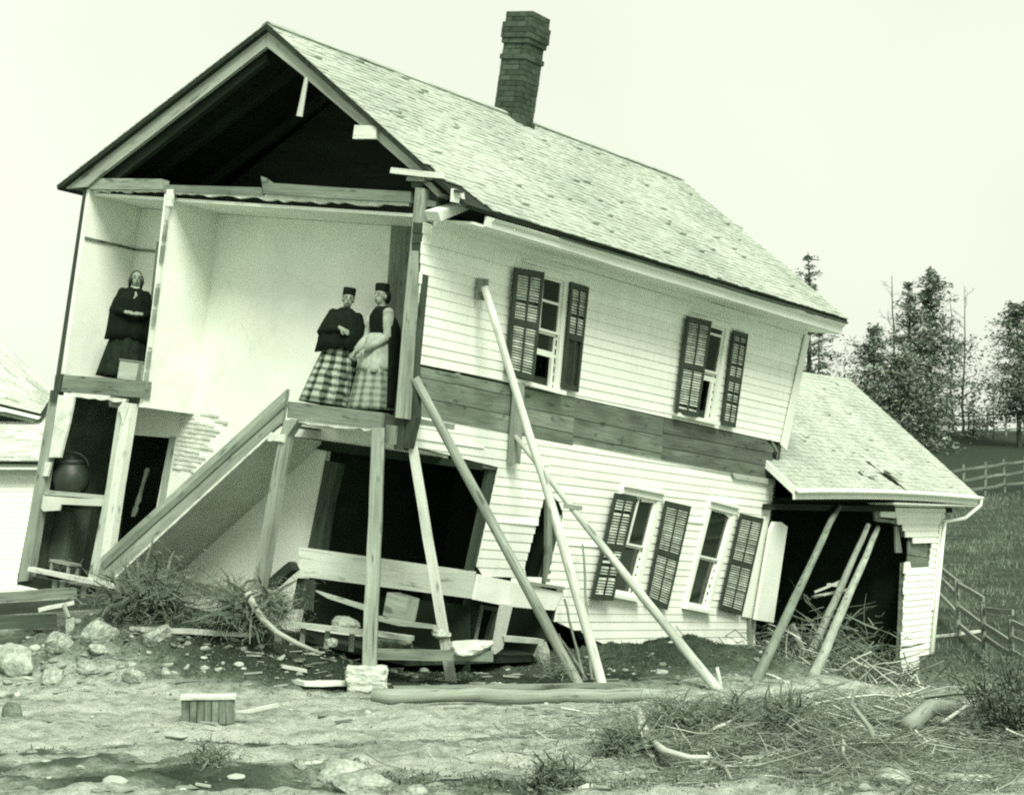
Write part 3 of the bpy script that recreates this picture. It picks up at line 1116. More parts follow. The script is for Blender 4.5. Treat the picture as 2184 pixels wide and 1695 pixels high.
# board that carries the torn bottom of the wall round the corner
pa, pb, pc, pd = F(637, 1166, .2), S(1015, 1219, .02), S(1006, 1276, .02), F(637, 1228, .2)
mb = MB(); mb.prism([pa, pb, pc, pd], (-.03, .05, 0)); mb.build('skirting_board', M['grey_board'], house)
side('skirting_board', [(1016, 1223), (1192, 1262), (1196, 1250), (1200, 1254), (1178, 1300), (1134, 1297), (1075, 1291), (1006, 1277)], 0.0, .04, M['siding'])
side('sill_board', [(1120, 1238), (1198, 1250), (1199, 1256), (1122, 1245)], 0.03, .05, M['grey_wood'])
side('door_jamb', [(1062, 994), (1066, 1000), (1032, 1130), (1016, 1220), (990, 1213), (1015, 1100), (1034, 1000)], -0.10, .06, M['dark_wood'])
side('lintel', [(990, 982), (1064, 993), (1060, 1002), (990, 993)], -.04, .03, M['mid_wood'])
side('door_jamb', [(1161, 1062), (1170, 1070), (1172, 1180), (1166, 1244), (1157, 1242), (1160, 1180)], -0.04, .05, M['mid_wood'])
side('leaning_board', [(1196, 1094), (1214, 1100), (1190, 1240), (1164, 1240)], -0.03, .02, M['grey_board'])
side('gap_lining', [(1100, 1030), (1230, 1050), (1210, 1270), (1090, 1260)], -.5, .02, M['dark_wall'])

# posts and rubbish of the open cellar below the board
side('cellar_post', [(1065, 1285), (1083, 1290), (1062, 1380), (1046, 1392)], 0.02, .08, M['white_board'])
side('cellar_post', [(1020, 1280), (1004, 1350), (990, 1376), (962, 1376), (976, 1320), (990, 1276)], -.5, .1, M['dark_wood'])
side('cellar_post', [(1062, 1308), (1050, 1345), (1040, 1372), (1030, 1370), (1044, 1320), (1050, 1304)], -.35, .06, M['mid_wood'])
side('cellar_rail', [(1024, 1288), (1066, 1296), (1064, 1304), (1022, 1297)], -.3, .05, M['mid_wood'])
side('cellar_stick', [(1026, 1290), (1029, 1290), (1013, 1368), (1009, 1368)], -.25, .03, M['grey_wood'])
side('foundation_ledge', [(1058, 1352), (1145, 1360), (1145, 1370), (1060, 1364)], .0, .12, M['cut_stone'])
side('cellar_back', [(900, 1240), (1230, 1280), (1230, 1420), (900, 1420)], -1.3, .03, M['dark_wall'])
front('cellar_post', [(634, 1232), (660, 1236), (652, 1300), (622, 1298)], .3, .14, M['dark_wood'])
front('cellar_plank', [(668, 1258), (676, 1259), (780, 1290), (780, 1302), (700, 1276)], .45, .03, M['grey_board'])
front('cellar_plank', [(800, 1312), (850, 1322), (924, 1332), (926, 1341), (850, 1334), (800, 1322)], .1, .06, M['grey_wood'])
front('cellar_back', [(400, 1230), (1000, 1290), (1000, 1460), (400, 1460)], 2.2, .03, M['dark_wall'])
front('skirting', [(396, 1238), (520, 1262), (516, 1282), (392, 1250)], DEP - .05, .03, M['grey_wood'])


def bil(q, u, v):
    return q[0].lerp(q[1], u).lerp(q[3].lerp(q[2], u), v)


def qbox(mb, q, u0, u1, v0, v1, w0, w1):
    """box in a quad's own (u, v, outward) space"""
    a = [bil(q, u, v) for u, v in ((u0, v0), (u1, v0), (u1, v1), (u0, v1))]
    mb.prism([p + V((w0, 0, 0)) for p in a], (w1 - w0, 0, 0), rng=rng)


def make_window(px, upper_rows, rail, open_from, cols=2, left_casing=True, lo_rows=()):
    q = [S(*p) for p in px]
    wm = (q[1] - q[0]).length
    hm = (q[3] - q[0]).length
    cw, ch = 0.115 / wm, 0.10 / hm
    mb = MB()
    qbox(mb, q, -cw, 1 + cw, -ch, 0.0, -.04, .055)
    if left_casing:
        qbox(mb, q, -cw, 0.0, 0.0, 1.0, -.04, .045)
    qbox(mb, q, 1.0, 1 + cw, 0.0, 1.0, -.04, .045)
    w = mb.build('window', M['trim'], house)
    mb = MB(); qbox(mb, q, -cw * 1.3, 1 + cw * 1.3, 1.0, 1 + .055 / hm, -.04, .12); mb.build('sill', M['trim'], w)
    mb = MB(); qbox(mb, q, -cw, 1 + cw, -ch - .03 / hm, -ch, -.04, .10); mb.build('drip_cap', M['trim'], w)
    sw, sh = 0.04 / wm, 0.04 / hm
    # sash bars
    def sash(v0, v1, rows, wz, bot):
        mb = MB()
        qbox(mb, q, 0, sw, v0, v1, wz, wz + .03)
        qbox(mb, q, 1 - sw, 1, v0, v1, wz, wz + .03)
        qbox(mb, q, sw, 1 - sw, v0, v0 + sh * .8, wz, wz + .03)
        qbox(mb, q, sw, 1 - sw, v1 - bot, v1, wz, wz + .03)
        b = mb.build('sash', M['trim'], w)
        vs_ = [v0 + sh * .8] + rows + [v1 - bot]
        mw = 0.018
        for r in range(len(vs_) - 1):
            for c in range(cols):
                u0 = sw + (1 - 2 * sw) * c / cols
                u1 = sw + (1 - 2 * sw) * (c + 1) / cols
                mb = MB()
                qbox(mb, q, u0 + (mw * .5 / wm if c else 0), u1 - (mw * .5 / wm if c < cols - 1 else 0), vs_[r], vs_[r + 1], wz + .008, wz + .012)
                mb.build('pane', M['glass'], w)
        for c in range(1, cols):
            mb = MB()
            uc = sw + (1 - 2 * sw) * c / cols
            qbox(mb, q, uc - mw / wm, uc + mw / wm, v0 + sh * .8, v1 - bot, wz + .004, wz + .028)
            mb.build('muntin', M['trim'], w)
        for v in rows:
            mb = MB()
            qbox(mb, q, sw, 1 - sw, v - mw * .9 / hm, v + mw * .9 / hm, wz + .005, wz + .026)
            mb.build('muntin', M['trim'], w)
    sash(0.0, rail, list(upper_rows), -.02, .03 / hm)
    if open_from < 1:
        sash(rail - (open_from - rail) * .15 if open_from < rail else rail, open_from, list(lo_rows), -.055, .075 / hm)
    else:
        sash(rail, 1.0, list(lo_rows), -.055, .06 / hm)
    # dark room behind
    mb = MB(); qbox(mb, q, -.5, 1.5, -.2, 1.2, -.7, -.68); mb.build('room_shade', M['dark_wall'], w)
    mb = MB(); qbox(mb, q, 0.90, .96, open_from if open_from < 1 else .98, 1.0, -.04, .0); mb.build('sash_stop', M['trim'], w)
    return w


make_window(WIN['w1'], [.22], .50, .72)
make_window(WIN['w2'], [.09], .50, .59)
make_window(WIN['w3'], [], .50, 1.0)
make_window(WIN['w4'], [], .50, 1.0, cols=1)


def make_shutter(px, x0, ncol=2, skip_lower=False, n=16, solid=False, tilt=0.0, bright='louver'):
    q = [S(*p, x0) for p in px]
    if tilt:
        q[1].x += tilt; q[2].x += tilt
    wm = (q[1] - q[0]).length
    hm = (q[3] - q[0]).length
    sw, rh = 0.055 / wm, 0.075 / hm
    mb = MB()
    for u0, u1 in ((0, sw), (1 - sw, 1)):
        qbox(mb, q, u0, u1, 0, 1, 0, .032)
    for v0, v1 in ((0, rh), (.5 - rh * .55, .5 + rh * .55), (1 - rh, 1)):
        qbox(mb, q, sw, 1 - sw, v0, v1, 0.001, .031)
    sh = mb.build('shutter', M['shutter'], house)
    mb = MB()
    for v0, v1 in ((rh, .5 - rh * .55), (.5 + rh * .55, 1 - rh)):
        qbox(mb, q, .5 - .012 / wm, .5 + .012 / wm, v0, v1, .024, .040)
    mb.build('tilt_rod', M['shutter'], sh)
    mb = MB(); qbox(mb, q, sw * .8, 1 - sw * .8, rh * .8, 1 - rh * .8, -.012, -.006); mb.build('back_shade', M['iron'], sh)
    for part, (v0, v1) in enumerate(((rh, .5 - rh * .55), (.5 + rh * .55, 1 - rh))):
        if skip_lower and part == 1:
            continue
        for k in range(n):
            va, vb = v0 + (v1 - v0) * (k + .10) / n, v0 + (v1 - v0) * (k + .80) / n
            ang = rng.uniform(-.6, .6)
            if rng.random() < .035:
                continue
            p = [bil(q, sw, va) + V((.004, 0, 0)), bil(q, 1 - sw, va + ang * .01) + V((.004, 0, 0)), bil(q, 1 - sw, vb) + V((.028, 0, 0)), bil(q, sw, vb) + V((.028, 0, 0))]
            mb = MB(); mb.prism(p, (-.004, 0, -.007)); mb.build('louver', M[bright], sh)
    return sh


make_shutter([(1096, 570), (1144, 579), (1121, 811), (1077, 796)], .07, tilt=.10)
make_shutter([(1215, 601), (1253, 612), (1230, 836), (1195, 827)], .06, skip_lower=True)
make_shutter([(1464, 674), (1505, 684), (1475, 889), (1438, 880)], .07, tilt=.08)
make_shutter([(1562, 704), (1593, 712), (1565, 912), (1537, 905)], .06)
make_shutter([(1310, 1050), (1348, 1056), (1298, 1279), (1258, 1277)], .08, tilt=.05)
make_shutter([(1418, 1067), (1471, 1079), (1420, 1300), (1376, 1280)], .06, n=18)
make_shutter([(1578, 1094), (1626, 1105), (1579, 1312), (1532, 1297)], .065, n=18)

# eave: fascia, soffit, frieze, running from the near corner to the far one
def run(name, sec0, sec1, y0, y1, mat, n=10, wob=0.006, seed=1):
    rg = random.Random(seed)
    rings = []
    for i in range(n + 1):
        t = i / n
        dz = rg.uniform(-wob, wob) if 0 < i < n else 0
        rings.append([V((a[0] + (b[0] - a[0]) * t, y0 + (y1 - y0) * t, a[1] + (b[1] - a[1]) * t + dz)) for a, b in zip(sec0, sec1)])
    mb = MB()
    mb.loft(rings)
    return mb.build(name, mat, house)


yE0, yE1 = 0.32, LEN + .2
run('fascia', [(.56, 5.285), (.585, 5.285), (.60, 5.405), (.56, 5.405)], [(.64, 5.36), (.665, 5.36), (.68, 5.52), (.64, 5.52)], yE0, yE1, M['trim'], seed=2)
run('crown_moulding', [(.602, 5.36), (.615, 5.365), (.64, 5.40), (.602, 5.40)], [(.682, 5.47), (.69, 5.475), (.715, 5.52), (.682, 5.52)], yE0 + .1, yE1, M['trim'], seed=3)
run('gutter_strip', [(.62, 5.415), (.665, 5.415), (.665, 5.44), (.62, 5.44)], [(.70, 5.53), (.755, 5.53), (.755, 5.572), (.70, 5.572)], 1.9, yE1, M['dark_wood'], seed=3)
run('soffit', [(.02, 5.27), (.555, 5.27), (.555, 5.30), (.02, 5.30)], [(.02, 5.345), (.635, 5.345), (.635, 5.375), (.02, 5.375)], yE0 - .2, yE1, M['trim'], seed=4)
run('bed_moulding', [(.02, 5.20), (.05, 5.20), (.10, 5.268), (.02, 5.268)], [(.02, 5.27), (.05, 5.27), (.10, 5.343), (.02, 5.343)], .05, LEN, M['trim'], seed=5)
run('frieze_board', [(.0, 4.98), (.035, 4.98), (.035, 5.199), (.0, 5.199)], [(.0, 5.06), (.035, 5.06), (.035, 5.269), (.0, 5.269)], .02, LEN, M['siding'], seed=6)
side('cornice_end', [(962, 402), (982, 408), (986, 436), (960, 430)], .45, .05, M['trim'])
side('cornice_end', [(968, 404), (982, 408), (981, 412), (967, 410)], .50, .05, M['dark_wood'])
side('cornice_end', [(905, 450), (962, 432), (985, 440), (912, 470)], .10, .20, M['trim'])
mb = MB(); hbox(mb, -6.3, -6.04, .3, LEN + .1, 5.22, 5.27); mb.build('soffit', M['trim'], house)

# ---------------------------------------------------------------- chimney, brick by brick
ch_c = V((-2.86, 5.42, 0))
ch_top = {}
mb = MB()
hbox(mb, ch_c.x - .19, ch_c.x + .19, ch_c.y - .19, ch_c.y + .19, 7.1, 9.10)
chim = mb.build('chimney', M['mortar'], house)
tag(chim, 'tall dark brick chimney with a corbelled cap')
bricks = {}


def brick(x0, x1, y0, y1, z0, z1):
    key = (round(x1 - x0, 3), round(y1 - y0, 3), round(z1 - z0, 3))
    if key not in bricks:
        mb = MB()
        hbox(mb, -key[0] / 2, key[0] / 2, -key[1] / 2, key[1] / 2, -key[2] / 2, key[2] / 2)
        me = bpy.data.meshes.new('brick')
        me.from_pydata(mb.v, [], mb.f)
        me.materials.append(M['chimney'])
        bricks[key] = me
    o = link('brick', bricks[key], chim)
    o.location = ((x0 + x1) / 2 + rng.uniform(-.004, .004), (y0 + y1) / 2 + rng.uniform(-.004, .004), (z0 + z1) / 2)
    o.rotation_euler = (0, 0, rng.uniform(-.012, .012))


z = 7.0
course = 0
CHH = 0.082
while z < 9.22:
    if z < 7.52:
        r = .275
    elif z < 7.60:
        r = .25
    elif 8.50 < z < 8.59:
        r = .245
    elif z > 9.08:
        r = .245
    elif z > 8.86:
        r = .27
    elif z > 8.78:
        r = .25
    else:
        r = .225
    g = .007
    n = 2
    off = 0.0 if course % 2 else .5
    x, y = ch_c.x, ch_c.y
    # the two faces seen (front and right), the two behind as well
    for f in range(4):
        edges = [-r] + [(-r + (k + off) * 2 * r / n) for k in range(n + 1) if -r + .05 < -r + (k + off) * 2 * r / n < r - .05] + [r - .1 if True else r]
        for a, b in zip(edges[:-1], edges[1:]):
            if f == 0:
                brick(x + a, x + b - g, y - r, y - r + .1, z, z + CHH - g)
            elif f == 1:
                brick(x + r - .1, x + r, y + a, y + b - g, z, z + CHH - g)
            elif f == 2:
                brick(x - b + g, x - a, y + r - .1, y + r, z, z + CHH - g)
            else:
                brick(x - r, x - r + .1, y - b + g, y - a, z, z + CHH - g)
    z += CHH
    course += 1
mb = MB(); hbox(mb, ch_c.x - .21, ch_c.x + .21, ch_c.y - .21, ch_c.y + .21, 9.105, 9.235)
mb.build('chimney_cap', M['mortar'], chim)

# ---------------------------------------------------------------- the rear ell, still level
A_R = Matrix.Rotation(H_AZ, 3, 'Z')
A_T = V((4.0, 30.6, 0))
A_M = Matrix.Translation(A_T) @ A_R.to_4x4()
A_RT = A_R.transposed()
A_O = A_RT @ (CAM - A_T)


def AP(px, py, ax, d):
    r = A_RT @ ray(px, py)
    return A_O + r * ((d - A_O[ax]) / r[ax])


def AS(px, py, d=0.5):
    return AP(px, py, 0, d)


ell = empty('rear_ell', mat=A_M)
tag(ell, 'low white ell behind the leaning house, its side wall mostly washed out', 'house')


def ell_side(name, px, x0, out, mat):
    mb = MB()
    mb.prism([AS(a, b, x0) for a, b in px], (out, 0, 0), rng=rng)
    return mb.build(name, mat, ell)


LA = 8.3
aE0, aE1 = V((1.0, -0.42, 2.50)), V((1.0, LA, 2.46))
aR0, aR1 = V((-1.81, -0.3, 4.93)), V((-1.81, LA, 4.98))
aL0, aL1 = V((-4.62, -0.3, 2.50)), V((-4.62, LA, 2.46))
er = roof_deck('roof', aE0, aE1, aR0, aR1, .05, M['black_wood'], ell)
mb = MB(); mb.beam(aE0 + V((0, -.016, -.03)), aR0 + V((0, -.016, -.03)), .03, .11); mb.build('verge_board', M['trim'], ell)
roof_deck('roof', aL0, aL1, aR0, aR1, .05, M['dark_wood'], ell)


def torn(u, v):
    for cu, cv, ru, rv, sk in ((.545, .10, .012, .075, .9), (.53, .17, .008, .05, .5), (.565, .13, .006, .05, .9), (.43, .10, .022, .014, -.4), (.40, .13, .012, .012, .3)):
        du = u - cu - sk * (cv - v) * .25
        if (du / (ru * 1.5)) ** 2 + ((v - cv) / (rv * 1.4)) ** 2 < 1:
            return True
    return False


mb = MB()
shingle_courses(mb, aE0, aE1, aR0, aR1, 0.115, 0.07, 0.16, random.Random(8), torn)
o = mb.build('shingles', M['shingle_ell'], er); o['kind'] = 'stuff'
mb = MB()
shingle_courses(mb, aL0, aL1, aR0, aR1, 0.12, 0.5, 0.9, random.Random(9))
o = mb.build('shingles', M['shingle_ell'], er); o['kind'] = 'stuff'
for i, (u0, v0, u1, v1) in enumerate(((.548, .16, .565, .06), (.43, .115, .45, .10), (.57, .17, .58, .10))):   # curled strips at the tears
    mb = MB()
    a, b = slope(aE0, aE1, aR0, aR1, u0, v0, .03), slope(aE0, aE1, aR0, aR1, u1, v1, .10)
    mb.beam(a, b, .10, .012, (0, 0, 1), 3, .01)
    mb.build('lifted_shingle', M['grey_wood'], er)
# gutter and fascia sag
g = []
for i in range(15):
    t = i / 14
    y = -.45 + (LA + .55) * t
    g.append(V((1.05, y, 2.475 + .05 * sin(pi * t) - .03 * t)))
mb = MB()
mb.tube(g, .045, 7)
mb.build('gutter', M['trim'], ell, smooth=True)
mb = MB()
mb.loft([[p + V((-.09, 0, -.13)), p + V((-.06, 0, -.13)), p + V((-.06, 0, -.02)), p + V((-.09, 0, -.02))] for p in g])
mb.build('fascia', M['trim'], ell)
mb = MB(); mb.prism([(.46, 3.9, 2.30), (.96, 3.9, 2.30), (.96, LA - .05, 2.28), (.46, LA - .05, 2.28)], (0, 0, .03)); mb.build('soffit', M['trim'], ell)
mb = MB(); mb.prism([(.40, -.4, 2.28), (.52, -.4, 2.28), (.52, LA - .2, 2.26), (.40, LA - .2, 2.26)], (0, 0, -.10)); mb.build('wall_plate', M['black_wood'], ell)
# closed dark shell behind
mb = MB()
mb.prism([(-4.2, -.2, -1.3), (-4.2, LA - .2, -1.3), (-4.2, LA - .2, 2.5), (-4.2, -.2, 2.5)], (.1, 0, 0)); mb.build('back_wall', M['dark_wall'], ell)
mb = MB()
mb.prism([(-4.2, 6.3, -1.3), (.38, 6.3, -1.3), (.38, 6.3, 2.3), (-1.81, 6.3, 4.7), (-4.2, 6.3, 2.4)], (0, .12, 0)); mb.build('gable_wall', M['dark_wall'], ell)
mb = MB()
mb.prism([(-4.2, .15, 1.9), (.3, .15, 1.9), (-.3, .15, 2.9), (-1.81, .15, 4.7), (-4.2, .15, 2.4)], (0, .05, 0)); mb.build('inner_gable', M['dark_wall'], ell)
mb = MB(); mb.prism([(-4.1, 0.2, 2.35), (.40, 0.2, 2.35), (.40, LA - .35, 2.35), (-4.1, LA - .35, 2.35)], (0, 0, .04)); mb.build('ceiling', M['dark_wall'], ell)
# what is left of the clapboard wall
EW = [(1908, 1072), (2016, 1070), (2007, 1150), (2001, 1233), (1985, 1392), (1958, 1400), (1957, 1452), (1922, 1448), (1920, 1400), (1925, 1300), (1929, 1203),
      (1978, 1214), (1985, 1161), (1930, 1148), (1930, 1126), (1911, 1123)]
ew = [(AS(*p).y, AS(*p).z) for p in EW]
z0, z1 = min(p[1] for p in ew), max(p[1] for p in ew)
k = z0
ecore = MB()
while k < z1:
    za, zb = k, min(k + .12, z1)
    k += .12
    for a, b in scan(ew, (za + zb) / 2):
        if b - a < .05:
            continue
        mb = MB()
        e0, e1 = rng.uniform(-.04, .04), 0.0
        mb.mesh([(.50, a + e0, za), (.50, b, za), (.50, b, zb + .01), (.50, a + e0, zb + .01), (.532, a + e0, za), (.532, b, za), (.512, b, zb + .01), (.512, a + e0, zb + .01)],
                [[4, 5, 6, 7], [0, 4, 7, 3], [5, 1, 2, 6], [1, 5, 4, 0], [3, 7, 6, 2], [0, 3, 2, 1]])
        mb.build('clapboard', M['siding'], ell)
        ecore.prism([(.40, a + .03, za), (.40, b, za), (.40, b, zb), (.40, a + .03, zb)], (.098, 0, 0))
ecore.build('wall_sheathing', M['mid_wood'], ell)
ell_side('sheathing_board', [(1934, 1152), (1988, 1162), (1985, 1190), (1934, 1182)], .42, .03, M['mid_wood'])
ell_side('sheathing_board', [(1934, 1184), (1985, 1192), (1980, 1218), (1932, 1214)], .425, .03, M['mid_wood'])
ell_side('torn_board', [(1862, 1074), (1909, 1078), (1910, 1088), (1864, 1084)], .44, .04, M['dark_wood'])
ell_side('torn_board', [(1874, 1088), (1911, 1092), (1911, 1105), (1874, 1102)], .46, .04, M['trim'])
ell_side('torn_board', [(1860, 1084), (1870, 1086), (1872, 1112), (1862, 1110)], .44, .04, M['mid_wood'])
ell_side('torn_board', [(1864, 1104), (1910, 1110), (1910, 1116), (1866, 1112)], .44, .04, M['mid_wood'])
ell_side('torn_board', [(1906, 1122), (1913, 1122), (1921, 1178), (1908, 1178)], .40, .03, M['grey_wood'])
ell_side('torn_board', [(1928, 1200), (1936, 1204), (1934, 1226), (1926, 1222)], .50, .03, M['trim'])
ell_side('corner_board', [(2004, 1120), (2013, 1112), (2003, 1233), (1992, 1300), (1986, 1300)], .536, .02, M['trim'])
mb = MB()
d0 = [V((1.05, LA - .02, 2.44)), V((1.04, LA + .02, 2.32)), V((.80, LA - .25, 2.05)), V((.60, LA - .5, 1.88))]
d1 = [AS(x, y, .6) for x, y in ((2016, 1112), (2011, 1150), (2003, 1233), (1988, 1392))]
mb.tube(d0[:3] + d1, .042, 7)
mb.build('downspout', M['trim'], ell, smooth=True)

# ---------------------------------------------------------------- neighbouring house at the left edge
nb = empty('neighbour_house', P(-150, 1250, 33))
tag(nb, 'neighbouring pale clapboard house cut off by the left edge of the photo', 'house')
nbo = V(nb.location)


def nb_poly(name, pts, vec, mat):
    mb = MB()
    mb.prism([V(p) - nbo for p in pts], vec, rng=rng)
    return mb.build(name, mat, nb)


for k in range(24):
    ya, yb = 1004 + k * 11.0, 1004 + (k + 1) * 11.0
    mb = MB()
    a, b = P(-420, yb, 33) - nbo, P(100, yb, 33) - nbo
    h = 11.0 / 3900 * 33
    mb.mesh([a + V((0, .02, 0)), b + V((0, .02, 0)), b + V((0, .02, h * 1.1)), a + V((0, .02, h * 1.1)), a + V((0, -.015, 0)), b + V((0, -.015, 0)), b + V((0, .0, h * 1.1)), a + V((0, .0, h * 1.1))],
            [[4, 5, 6, 7], [0, 4, 7, 3], [5, 1, 2, 6], [1, 5, 4, 0], [3, 7, 6, 2]])
    mb.build('clapboard', M['siding'], nb)
nb_poly('wall', [P(-420, 1000, 33.03), P(98, 1000, 33.03), P(98, 1275, 33.03), P(-420, 1275, 33.03)], (0, 3.5, 0), M['trim'])
nb_poly('fascia', [P(-420, 988, 32.7), P(104, 991, 32.7), P(104, 1001, 32.7), P(-420, 999, 32.7)], (0, .05, 0), M['trim'])
nb_poly('gutter', [P(-420, 981, 32.66), P(106, 984, 32.66), P(106, 989, 32.66), P(-420, 986, 32.66)], (0, .08, 0), M['mid_wood'])
nb_poly('soffit', [P(-420, 1001, 32.7), P(104, 1003, 32.7), P(104, 1003, 33.0), P(-420, 1001, 33.0)], (0, 0, .02), M['mid_wood'])
lo = [P(-420, 982, 32.66), P(106, 985, 32.66), P(106, 880, 36.5), P(-420, 876, 36.5)]
nb_poly('roof', lo, (0, 0, -.06), M['dark_wood'])
mb = MB()
shingle_courses(mb, lo[0] - nbo, lo[1] - nbo, lo[3] - nbo, lo[2] - nbo, .15, .12, .3, random.Random(21))
o = mb.build('shingles', M['shingle_pale'], nb); o['kind'] = 'stuff'
up = [P(-420, 762, 34.6), P(86, 884, 35.4), P(116, 836, 36.6), P(-420, 330, 39)]
nb_poly('roof', up, (0, .1, -.1), M['dark_wood'])
mb = MB()
shingle_courses(mb, up[0] - nbo, up[1] - nbo, up[3] - nbo, up[2] - nbo, .2, .2, .4, random.Random(22), h0=.02)
o = mb.build('shingles', M['shingle_pale'], nb); o['kind'] = 'stuff'
nb_poly('cornice', [P(-420, 766, 34.5), P(86, 888, 35.3), P(80, 894, 35.3), P(-420, 776, 34.5)], (0, .1, 0), M['trim'])
nb_poly('cornice', [P(-420, 778, 34.56), P(78, 896, 35.36), P(70, 901, 35.36), P(-420, 788, 34.56)], (0, .1, 0), M['mid_wood'])
nb_poly('upper_wall', [P(-420, 780, 35.6), P(80, 898, 35.6), P(80, 1000, 35.6), P(-420, 1000, 35.6)], (0, .1, 0), M['dark_wood'])  # deep shadow under the eave put into the wall's dark colour

# ---------------------------------------------------------------- trees on the hill
def conifer(name, label, base, height, radius, seed, mat, density=1.0, start=0.12, droop=0.25, group='trees on the hill', power=0.8, lean=(0, 0)):
    rg = random.Random(seed)
    t = empty(name, base)
    tag(t, label, 'tree', group)
    top = V((lean[0] * height, lean[1] * height, height))
    mb = MB()
    n = 8
    mb.tube([top * (i / n) + V((rg.uniform(-.03, .03) * height * .1, 0, 0)) for i in range(n + 1)], [0.018 * height * (1 - .93 * i / n) for i in range(n + 1)], 6)
    br = MB()
    nd = MB()
    levels = int(20 * density)
    for i in range(levels):
        f = start + (1 - start) * ((i + rg.random() * .8) / levels)
        z = f * height
        reach = radius * ((1 - f) ** power) * rg.uniform(.40, 1.15) + .03 * radius
        for k in range(rg.randint(2, 5)):
            if rg.random() < .2:
                continue
            a = rg.uniform(0, 2 * pi)
            L = reach * rg.uniform(.45, 1.15)
            p0 = top * f
            d = V((cos(a), sin(a), -droop + rg.uniform(-.3, .75)))
            p1 = p0 + d * L
            br.tube([p0, p0.lerp(p1, .5) + V((0, 0, .05 * L)), p1], [.012 * height * .35 * (1 - f) + .01, .01, .004], 3, cap=False)
            m = int(24 + 80 * L / max(radius, .1))
            for j in range(m):
                s = rg.uniform(.15, 1.05)
                c = p0.lerp(p1, s) + V((0, 0, .10 * L * s * s)) + V((rg.gauss(0, 1), rg.gauss(0, 1), rg.gauss(0, .55))) * (.10 * L + .028 * radius)
                q = .034 * radius * rg.uniform(.6, 1.5) + .015
                e1 = V((rg.gauss(0, 1), rg.gauss(0, 1), rg.gauss(0, .5))).normalized() * q
                e2 = V((rg.gauss(0, 1), rg.gauss(0, 1), rg.gauss(0, .5))).normalized() * q * .5
                nd.face([c - e1 * .6 - e2, c + e1, c - e1 * .3 + e2])
    mb.build('trunk', M['bark'], t)
    br.build('branches', M['bark'], t)['kind'] = 'stuff'
    nd.build('crown', mat, t)
    return t


def bare_tree(name, label, base, height, seed, spread=.5, depth=5, r0=.012, group='trees on the hill', lean=(0, 0)):
    rg = random.Random(seed)
    t = empty(name, base)
    tag(t, label, 'tree', group)
    tr, br = MB(), MB()
    top = V((lean[0], lean[1], 1)) * height
    pts = [top * (i / 9) + V((rg.gauss(0, .006), rg.gauss(0, .006), 0)) * height for i in range(10)]
    tr.tube(pts, [height * r0 * (1 - .85 * i / 9) for i in range(10)], 6)

    def grow(p, d, L, r, k):
        q = p + d * L
        m = p.lerp(q, .5) + V((rg.gauss(0, .05), rg.gauss(0, .05), rg.gauss(0, .05))) * L
        br.tube([p, m, q], [r, r * .8, r * .6], 3, cap=False)
        if k == 0:
            return
        for _ in range(rg.randint(2, 3)):
            nd = (d + V((rg.gauss(0, spread), rg.gauss(0, spread), rg.gauss(.12, spread * .6)))).normalized()
            grow(p.lerp(q, rg.uniform(.5, 1)), nd, L * rg.uniform(.55, .8), r * .62, k - 1)
    for i in range(11):
        f = .28 + .70 * i / 11
        a = rg.uniform(0, 2 * pi)
        grow(top * f, V((cos(a) * .8, sin(a) * .8, rg.uniform(.2, .9))).normalized(), height * .13 * (1.25 - f), height * r0 * .35 * (1.1 - f) + .006, depth - 2)
    tr.build('trunk', M['bark'], t)
    br.build('crown', M['bark'], t)
    return t


def hill(px, Y):
    x = (px - CX) / F_PX * Y / cos(PITCH)
    return V((x, Y, ground_z(x, Y) - .1))


def up_to(py, Y):
    return P(CX, py, Y).z


def tree_at(fn, name, label, px, top_py, Y, *a, **k):
    b = hill(px, Y)
    return fn(name, label, b, up_to(top_py, Y) - b.z, *a, **k)


tree_at(conifer, 'spruce_tree', 'pointed spruce whose tip shows above the far roof edge of the leaning house', 1728, 538, 58, 2.0, 31, M['needle_far'], 1.5, .05)
tree_at(conifer, 'pine_tree', 'bushy pine just right of the leaning house above the ell ridge', 1748, 690, 70, 1.9, 32, M['needle'], 1.2, .1, power=.5)
tree_at(conifer, 'pine_tree', 'tallest dense pine standing behind the ell roof', 1985, 575, 98, 3.5, 33, M['needle'], 2.7, .06, power=.62)
tree_at(conifer, 'pine_tree', 'narrow pine pressed against the left side of the tallest pine', 1942, 600, 100, 2.5, 34, M['needle'], 2.2, .06, power=.7)
tree_at(conifer, 'pine_tree', 'shorter pine left of the tallest pine, rising over the ell roof', 1865, 700, 92, 2.9, 35, M['needle'], 2.3, .02, power=.5)
tree_at(conifer, 'pine_tree', 'low broad pine at the foot of the tallest pine', 1925, 760, 90, 3.6, 36, M['needle'], 2.4, .0, power=.45)
tree_at(conifer, 'pine_tree', 'thin sparse young pine right of the tallest pine', 2075, 835, 98, 1.3, 37, M['needle'], .8, .1)
tree_at(conifer, 'pine_tree', 'dark pine cut off by the right edge of the photo', 2172, 650, 92, 3.2, 38, M['needle'], 3.0, .2, power=.45)
tree_at(bare_tree, 'bare_tree', 'tall thin leafless tree between the tallest pine and the right edge', 2052, 610, 96, 41, r0=.009, lean=(.03, 0))
tree_at(bare_tree, 'bare_tree', 'leafless tree with fine branches left of the tallest pine', 1912, 588, 104, 42, spread=.6, lean=(-.02, 0))
tree_at(bare_tree, 'bare_tree', 'leafless tree with a bent crown right of the tallest pine', 2030, 640, 108, 43, spread=.6)
tree_at(bare_tree, 'bare_tree', 'slender leafless sapling beside the pine at the right edge', 2118, 770, 97, 44, r0=.010)


